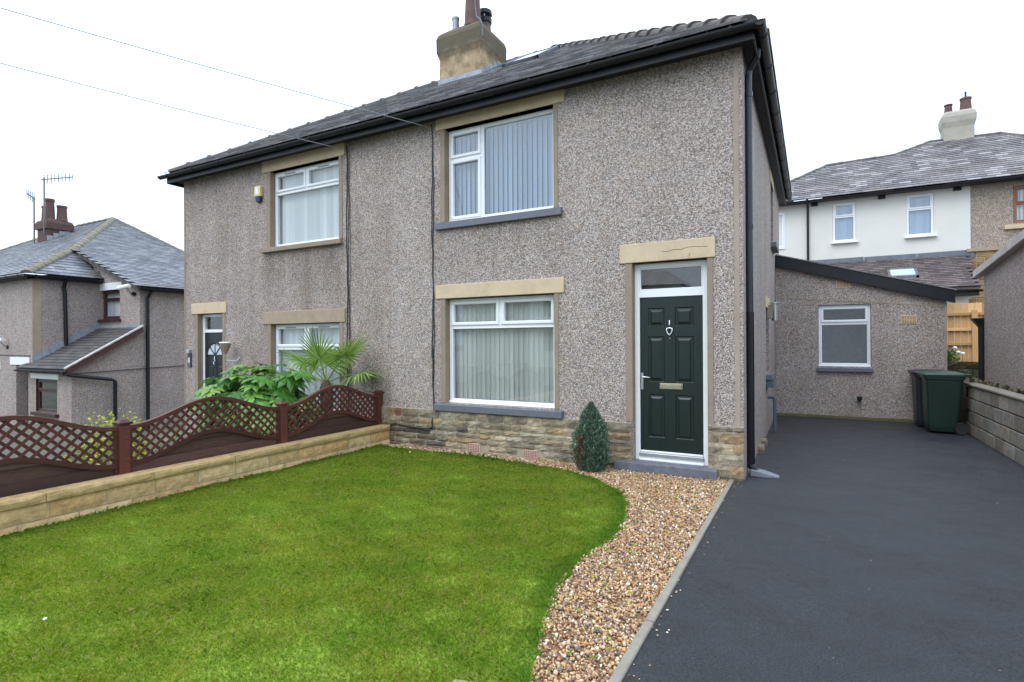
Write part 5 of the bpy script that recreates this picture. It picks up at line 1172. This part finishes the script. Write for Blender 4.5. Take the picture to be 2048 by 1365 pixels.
# fan palm
PMx, PMy = -6.10, -.48
PM = thing('fan_palm', 'small fan palm with spreading green fronds in front of the left window', 'palm', (PMx, PMy, -.42))
PMt = MB().tube([(PMx, PMy, -.42), (PMx+.01, PMy, .3), (PMx, PMy, .90), (PMx, PMy, 1.02)], [.09, .095, .10, .05], 12).build('trunk', 'bark', PM)
for i in range(40):
    a_ = random.uniform(0, 2*PI); z_ = random.uniform(-.3, .88); r_ = .095
    tubeo('fibre', [(PMx+r_*math.cos(a_), PMy+r_*math.sin(a_), z_), (PMx+1.5*r_*math.cos(a_+.2), PMy+1.5*r_*math.sin(a_+.2), z_+.10)], [.010, .003], 'bark', PMt, 4)
def frond(az, el, L, R_, seg=30, droop=.25):
    base = Vector((PMx, PMy, .98)); d = Vector((math.cos(az)*math.cos(el), math.sin(az)*math.cos(el), math.sin(el)))
    tip = base + d*L - Vector((0, 0, droop*.15*L)); mid = base + d*L*.5 + Vector((0, 0, .02))
    F_ = MB().tube([base, mid, tip], [.014, .010, .009], 6).build('frond', 'petiole', PM)
    side = d.cross(Vector((0, 0, 1))).normalized(); upv = side.cross(d).normalized(); b = MB()
    for i in range(seg):
        a_ = -2.25+4.5*i/(seg-1); q = d*math.cos(a_)+side*math.sin(a_); ll = R_*(1-.12*abs(a_)/2.25)*random.uniform(.93, 1.05); wv = q.cross(upv).normalized()
        pts = []
        for s_ in (0.03, .35, .7, 1.0):
            c = tip + q*ll*s_ + upv*(.10*R_*abs(math.sin(a_))*s_) - Vector((0, 0, droop*R_*s_**2.5*(.7+.5*random.random()))); wd = {0.03: .004, .35: .017, .7: .015, 1.0: .002}[s_]
            pts.append((c-wv*wd, c+upv*.004, c+wv*wd))
        vs_ = [p for t_ in pts for p in t_]
        b.add(vs_, [(r*3+k, r*3+k+1, (r+1)*3+k+1, (r+1)*3+k) for r in range(3) for k in range(2)])
    b.build('fan_blade', 'palm', F_)
for az, el, L, R_, dr in ((-1.6, 1.25, .42, .56, .04), (-2.7, .75, .50, .54, .30), (.1, .85, .58, .56, .10), (2.4, .9, .46, .46, .3), (-2.9, .30, .58, .44, .6), (.35, .30, .60, .44, .45)): frond(az, el, L, R_, droop=dr)
# small-leaved shrubs: leaves joined as foliage
def bush(name, label, cat, c, rad, n, size, mat, stems=6, group=None, flat=.5):
    T = thing(name, label, cat, (c[0], c[1], c[2]), group); c = np.array(c, float); rad = np.array(rad, float)
    a_ = rng.uniform(0, 2*PI, n); u_ = rng.uniform(-.2, 1, n); s_ = np.sqrt(1-u_**2)
    lump = 1+.16*np.sin(3*a_+u_*4)+.12*np.sin(7*a_-u_*6); rr = rng.uniform(.45, 1, n)**.5*lump
    P_ = c + np.stack([s_*np.cos(a_), s_*np.sin(a_), u_], 1)*rad*rr[:, None]
    d = rng.normal(size=(n, 3)); d[:, 2] = np.abs(d[:, 2])*.6; d /= np.linalg.norm(d, axis=1)[:, None]
    e_ = np.cross(d, rng.normal(size=(n, 3))); e_ /= np.linalg.norm(e_, axis=1)[:, None]; ss = size*rng.uniform(.6, 1.3, n)[:, None]
    co = np.stack([P_, P_+d*ss*.5+e_*ss*.32, P_+d*ss, P_+d*ss*.5-e_*ss*.32], 1).reshape(-1, 3)
    npmesh('foliage', co, np.arange(4*n).reshape(-1, 4), mat, T)['kind'] = 'stuff'
    for i in range(stems):
        q = c + np.array([math.cos(i*2.4)*rad[0]*.6, math.sin(i*2.4)*rad[1]*.6, rad[2]*.6]); tubeo('stem', [tuple(c-np.array([0, 0, .02])), tuple((c+q)/2), tuple(q)], [.014, .010, .004], 'bark', T, 5)
    return T
bush('golden_euonymus', 'yellow and green variegated shrub behind the fence post', 'shrub', (-7.3, -3.0, -.42), (.55, .5, 1.02), 5200, .05, 'yellowleaf')
bush('low_shrub', 'small green shrub seen through the trellis at the left edge', 'shrub', (-6.6, -4.75, -.42), (.4, .35, .80), 1000, .06, 'darkleaf')
bush('low_shrub', 'round dark shrub seen through the middle of the leftmost fence panel', 'shrub', (-6.9, -4.2, -.42), (.38, .32, .72), 900, .05, 'darkleaf')
bush('low_shrub', 'pale green shrub seen through the trellis right of the yellow shrub', 'shrub', (-7.0, -2.3, -.42), (.4, .35, .82), 900, .06, 'fatsia')
bush('low_shrub', 'low yellow green shrub at the foot of the variegated one', 'shrub', (-6.4, -3.35, -.42), (.4, .3, .78), 900, .05, 'yellowleaf')
bush('low_shrub', 'small green shrub seen through the trellis under the fatsia', 'shrub', (-6.3, -1.9, -.42), (.5, .4, .75), 1100, .06, 'darkleaf')
bush('flowering_shrub', 'leafy green shrub at the foot of the timber fence', 'shrub', (3.55, 9.2, 1.05), (.28, .25, .38), 700, .06, 'darkleaf')
T = thing('white_flower', 'white blooms above the shrub by the timber fence', 'flower', (3.7, 9.1, 1.1))
for i, (x_, z_) in enumerate(((3.72, 1.43), (3.78, 1.33), (3.86, 1.30))):
    tubeo('stem', [(x_, 9.05, 1.08), (x_, 9.03, z_)], .006, 'petiole', T, 5); MB().lathe([(0, -.03), (.04, -.01), (.045, .02), (.02, .04), (0, .042)], (x_, 9.03, z_), 8).build('bloom', 'white', T)
# dwarf conifer
CFx, CFy = -1.60, -.34
CF = thing('dwarf_conifer', 'blue green flame shaped dwarf conifer with a rusty patch left of the front door', 'conifer', (CFx, CFy, 0))
MB().tube([(CFx, CFy, -.02), (CFx, CFy, .5)], [.03, .01], 8).build('trunk', 'bark', CF)
n = 15000; hh = rng.uniform(0, 1, n)**1.15; a_ = rng.uniform(0, 2*PI, n)
tops = np.array([[0, 0, .83, .205], [-.12, .02, .64, .11], [.10, -.04, .54, .14], [-.05, -.09, .68, .12]])
ti = rng.choice(4, n, p=[.6, .12, .14, .14]); tp = tops[ti]
prof = np.clip(np.sin(np.pi*np.clip(.18+.82*hh, 0, 1)**.85), 0, None)**.85
rr = tp[:, 3]*prof*(1+.14*np.sin(a_*5+hh*9)+.1*np.sin(a_*11-hh*17))*rng.uniform(.72, 1.05, n)
P_ = np.stack([CFx+tp[:, 0]*(.3+.7*hh)+rr*np.cos(a_), CFy+tp[:, 1]*(.3+.7*hh)+rr*np.sin(a_), .015+tp[:, 2]*hh], 1)
d = np.stack([np.cos(a_)*.55, np.sin(a_)*.55, np.full(n, 1.0)], 1)+rng.normal(size=(n, 3))*.28; d /= np.linalg.norm(d, axis=1)[:, None]
e_ = np.cross(d, rng.normal(size=(n, 3))); e_ /= np.linalg.norm(e_, axis=1)[:, None]; ss = rng.uniform(.018, .042, n)[:, None]
co = np.stack([P_-e_*ss*.16, P_+e_*ss*.16, P_+d*ss*.6+e_*ss*.2, P_+d*ss, P_+d*ss*.6-e_*ss*.2], 1).reshape(-1, 3)
rust = ((np.cos(a_-4.1) > .86) & (hh > .06) & (hh < .55) & (rng.uniform(size=n) < .55)).astype(float)
npmesh('crown', co, np.arange(5*n).reshape(-1, 5), 'conifer', CF, {'rust': np.repeat(rust, 5)})['kind'] = 'stuff'

# ================================================================== GRASS
def grass(name, poly, n, hmin, hmax, edge_w, skip, label, parent=None):
    xs = np.array([p[0] for p in poly]); ys = np.array([p[1] for p in poly])
    px = rng.uniform(xs.min()-.03, xs.max()+.03, n*2); py = rng.uniform(ys.min(), ys.max()+.03, n*2)
    px2 = px + rng.normal(size=n*2)*.02; ok = inpoly(px2, py, poly); px, py = px[ok][:n], py[ok][:n]; n = len(px)
    ed = edgedist(px, py, poly, skip); ef = np.clip(1-ed/edge_w, 0, 1)*rng.uniform(.3, 1, n)
    patch = .5+.5*np.sin(px*2.3+np.sin(py*1.7)*1.5)*np.cos(py*2.9+px*.7)
    fine = sum(np.sin(px*f1+py*f2+p1) for f1, f2, p1 in ((9.1, 5.3, 0), (-6.7, 11.2, 1), (14.3, -8.9, 2), (4.1, 17.7, 3)))/4
    tuft = np.where(rng.uniform(size=n) < .05, rng.uniform(1.2, 1.9, n), 1)
    hgt = rng.uniform(hmin, hmax, n)*(.8+.45*patch)*(1+.3*fine)*(1+.9*ef)*tuft
    az = rng.uniform(0, 2*PI, n); lean = rng.uniform(.3, 1.1, n); wd = rng.uniform(.0011, .0025, n)
    d = np.stack([np.cos(az), np.sin(az), np.zeros(n)], 1); s_ = np.stack([-np.sin(az), np.cos(az), np.zeros(n)], 1)*wd[:, None]
    B_ = np.stack([px, py, np.full(n, -.006)], 1); z = np.array([0, 0, 1.0])
    mid = B_ + d*(hgt*lean*.28)[:, None] + z*(hgt*.6)[:, None]; tip = B_ + d*(hgt*lean*.9)[:, None] + z*(hgt*(1-.28*lean))[:, None]
    co = np.stack([B_-s_, B_+s_, mid+s_*.8, tip, mid-s_*.8], 1).reshape(-1, 3)
    o = npmesh(name, co, np.arange(5*n).reshape(-1, 5), 'grass', parent, {'edge': np.repeat(ef, 5)})
    o['kind'] = 'stuff'; tag(o, label, 'grass'); return o
LP = [(max(x_, -5.12), max(y_, -6.0)) for x_, y_ in LAWN]
grass('lawn_grass', LP, 390000, .016, .032, .16, (16, 17), 'short green lawn grass with longer darker blades at its edges')
# a couple of pale scraps lying on the lawn
for i, (x_, y_, lb_) in enumerate(((-3.05, -5.40, 'small white scrap lying near the lower left of the lawn'), (-4.27, -.61, 'tiny white scrap lying on the lawn near the wall'))):
    o = MB().add([(x_-.011, y_-.008, .035), (x_+.010, y_-.010, .036), (x_+.012, y_+.008, .043), (x_-.008, y_+.010, .039), (x_, y_, .048)], [(0, 1, 4), (1, 2, 4), (2, 3, 4), (3, 0, 4), (0, 3, 2, 1)]).build('paper_scrap', 'white'); tag(o, lb_, 'litter')
FSn = MB().ext([(-.70, -4.95, -.05), (-.48, -4.74, -.05), (-.54, -4.685, -.05), (-.66, -4.72, -.05)], (0, 0, .068)).build('edging_stone', 'kerb', bevel=.012); tag(FSn, 'buff stone poking into view at the bottom of the lawn', 'stone')

# ================================================================== GRAVEL
phi = (1+5**.5)/2
ico = np.array([(-1, phi, 0), (1, phi, 0), (-1, -phi, 0), (1, -phi, 0), (0, -1, phi), (0, 1, phi), (0, -1, -phi), (0, 1, -phi), (phi, 0, -1), (phi, 0, 1), (-phi, 0, -1), (-phi, 0, 1)])/math.hypot(1, phi)
icf = np.array([(0, 11, 5), (0, 5, 1), (0, 1, 7), (0, 7, 10), (0, 10, 11), (1, 5, 9), (5, 11, 4), (11, 10, 2), (10, 7, 6), (7, 1, 8), (3, 9, 4), (3, 4, 2), (3, 2, 6), (3, 6, 8), (3, 8, 9), (4, 9, 5), (2, 4, 11), (6, 2, 10), (8, 6, 7), (9, 8, 1)])
GPc = [(x_, max(y_, -5.4)) for x_, y_ in GP]
N = 140000; px = rng.uniform(-5.12, 0, N); py = rng.uniform(-5.4, -.05, N); ok = inpoly(px, py, GPc) & ~((px > -1.38) & (px < -.12) & (py > -.165)) & (py < -.07); px, py = px[ok], py[ok]
px, py = px[:36000], py[:36000]; n = len(px)
sc_ = (.0055+.0095*rng.uniform(0, 1, n)**2.2)[:, None, None]*np.stack([rng.uniform(.8, 1.4, n), rng.uniform(.7, 1.1, n), rng.uniform(.45, .8, n)], 1)[:, None, :]
V = ico[None]*(1+rng.uniform(-.18, .18, (n, 12, 1)))*sc_
q = rng.normal(size=(n, 4)); q[:, 0] += 1.2; q /= np.linalg.norm(q, axis=1)[:, None]; w_, x_, y_, z_ = q.T
Rm = np.stack([1-2*(y_*y_+z_*z_), 2*(x_*y_-z_*w_), 2*(x_*z_+y_*w_), 2*(x_*y_+z_*w_), 1-2*(x_*x_+z_*z_), 2*(y_*z_-x_*w_), 2*(x_*z_-y_*w_), 2*(y_*z_+x_*w_), 1-2*(x_*x_+y_*y_)], 1).reshape(n, 3, 3)
az = rng.uniform(0, 2*PI, n); Rz = np.zeros((n, 3, 3)); Rz[:, 0, 0] = np.cos(az); Rz[:, 0, 1] = -np.sin(az); Rz[:, 1, 0] = np.sin(az); Rz[:, 1, 1] = np.cos(az); Rz[:, 2, 2] = 1
V = np.einsum('nij,nkj->nki', Rz @ Rm, V) + np.stack([px, py, rng.uniform(-.008, .010, n)], 1)[:, None, :]
F_ = (icf[None]+12*np.arange(n)[:, None, None]).reshape(-1, 3)
gs = npmesh('gravel', V.reshape(-1, 3), F_, 'gravel'); gs['kind'] = 'stuff'; tag(gs, 'mixed golden brown gravel between the lawn and the drive', 'gravel')
# weeds in the gravel
nW = 260; ok_ = rng.choice(n, nW)
co = []
for i in ok_:
    for k in range(4):
        a_ = random.uniform(0, 2*PI); h_ = random.uniform(.012, .03); d = np.array([math.cos(a_), math.sin(a_), 0]); s_ = np.array([-d[1], d[0], 0])*.003; b0 = np.array([px[i], py[i], .004])
        co += [b0-s_, b0+s_, b0+d*h_*.5+s_+np.array([0, 0, h_*.6]), b0+d*h_+np.array([0, 0, h_*.7]), b0+d*h_*.5-s_+np.array([0, 0, h_*.6])]
co = np.array(co); wd_ = npmesh('gravel_weeds', co, np.arange(len(co)).reshape(-1, 5), 'grass', None, {'edge': np.zeros(len(co))}); wd_['kind'] = 'stuff'; tag(wd_, 'tiny green weeds sprouting through the gravel', 'weeds')

# stray stones and leaf litter kicked onto the kerb and the drive edge
k2 = 170; sx = np.where(rng.uniform(size=k2) < .7, .045+np.abs(rng.normal(size=k2))*.05, rng.uniform(.3, 3.1, k2)); sy = rng.uniform(-5.2, 5.5, k2)
V2 = ico[None]*(1+rng.uniform(-.2, .2, (k2, 12, 1)))*(rng.uniform(.003, .007, k2)[:, None, None]*np.array([1.2, 1, .6]))
V2 = V2 + np.stack([sx, sy, np.full(k2, .010)], 1)[:, None, :]
g2 = npmesh('stray_gravel', V2.reshape(-1, 3), (icf[None]+12*np.arange(k2)[:, None, None]).reshape(-1, 3), 'gravel'); g2['kind'] = 'stuff'; tag(g2, 'loose stray stones scattered on the edge of the drive', 'gravel')
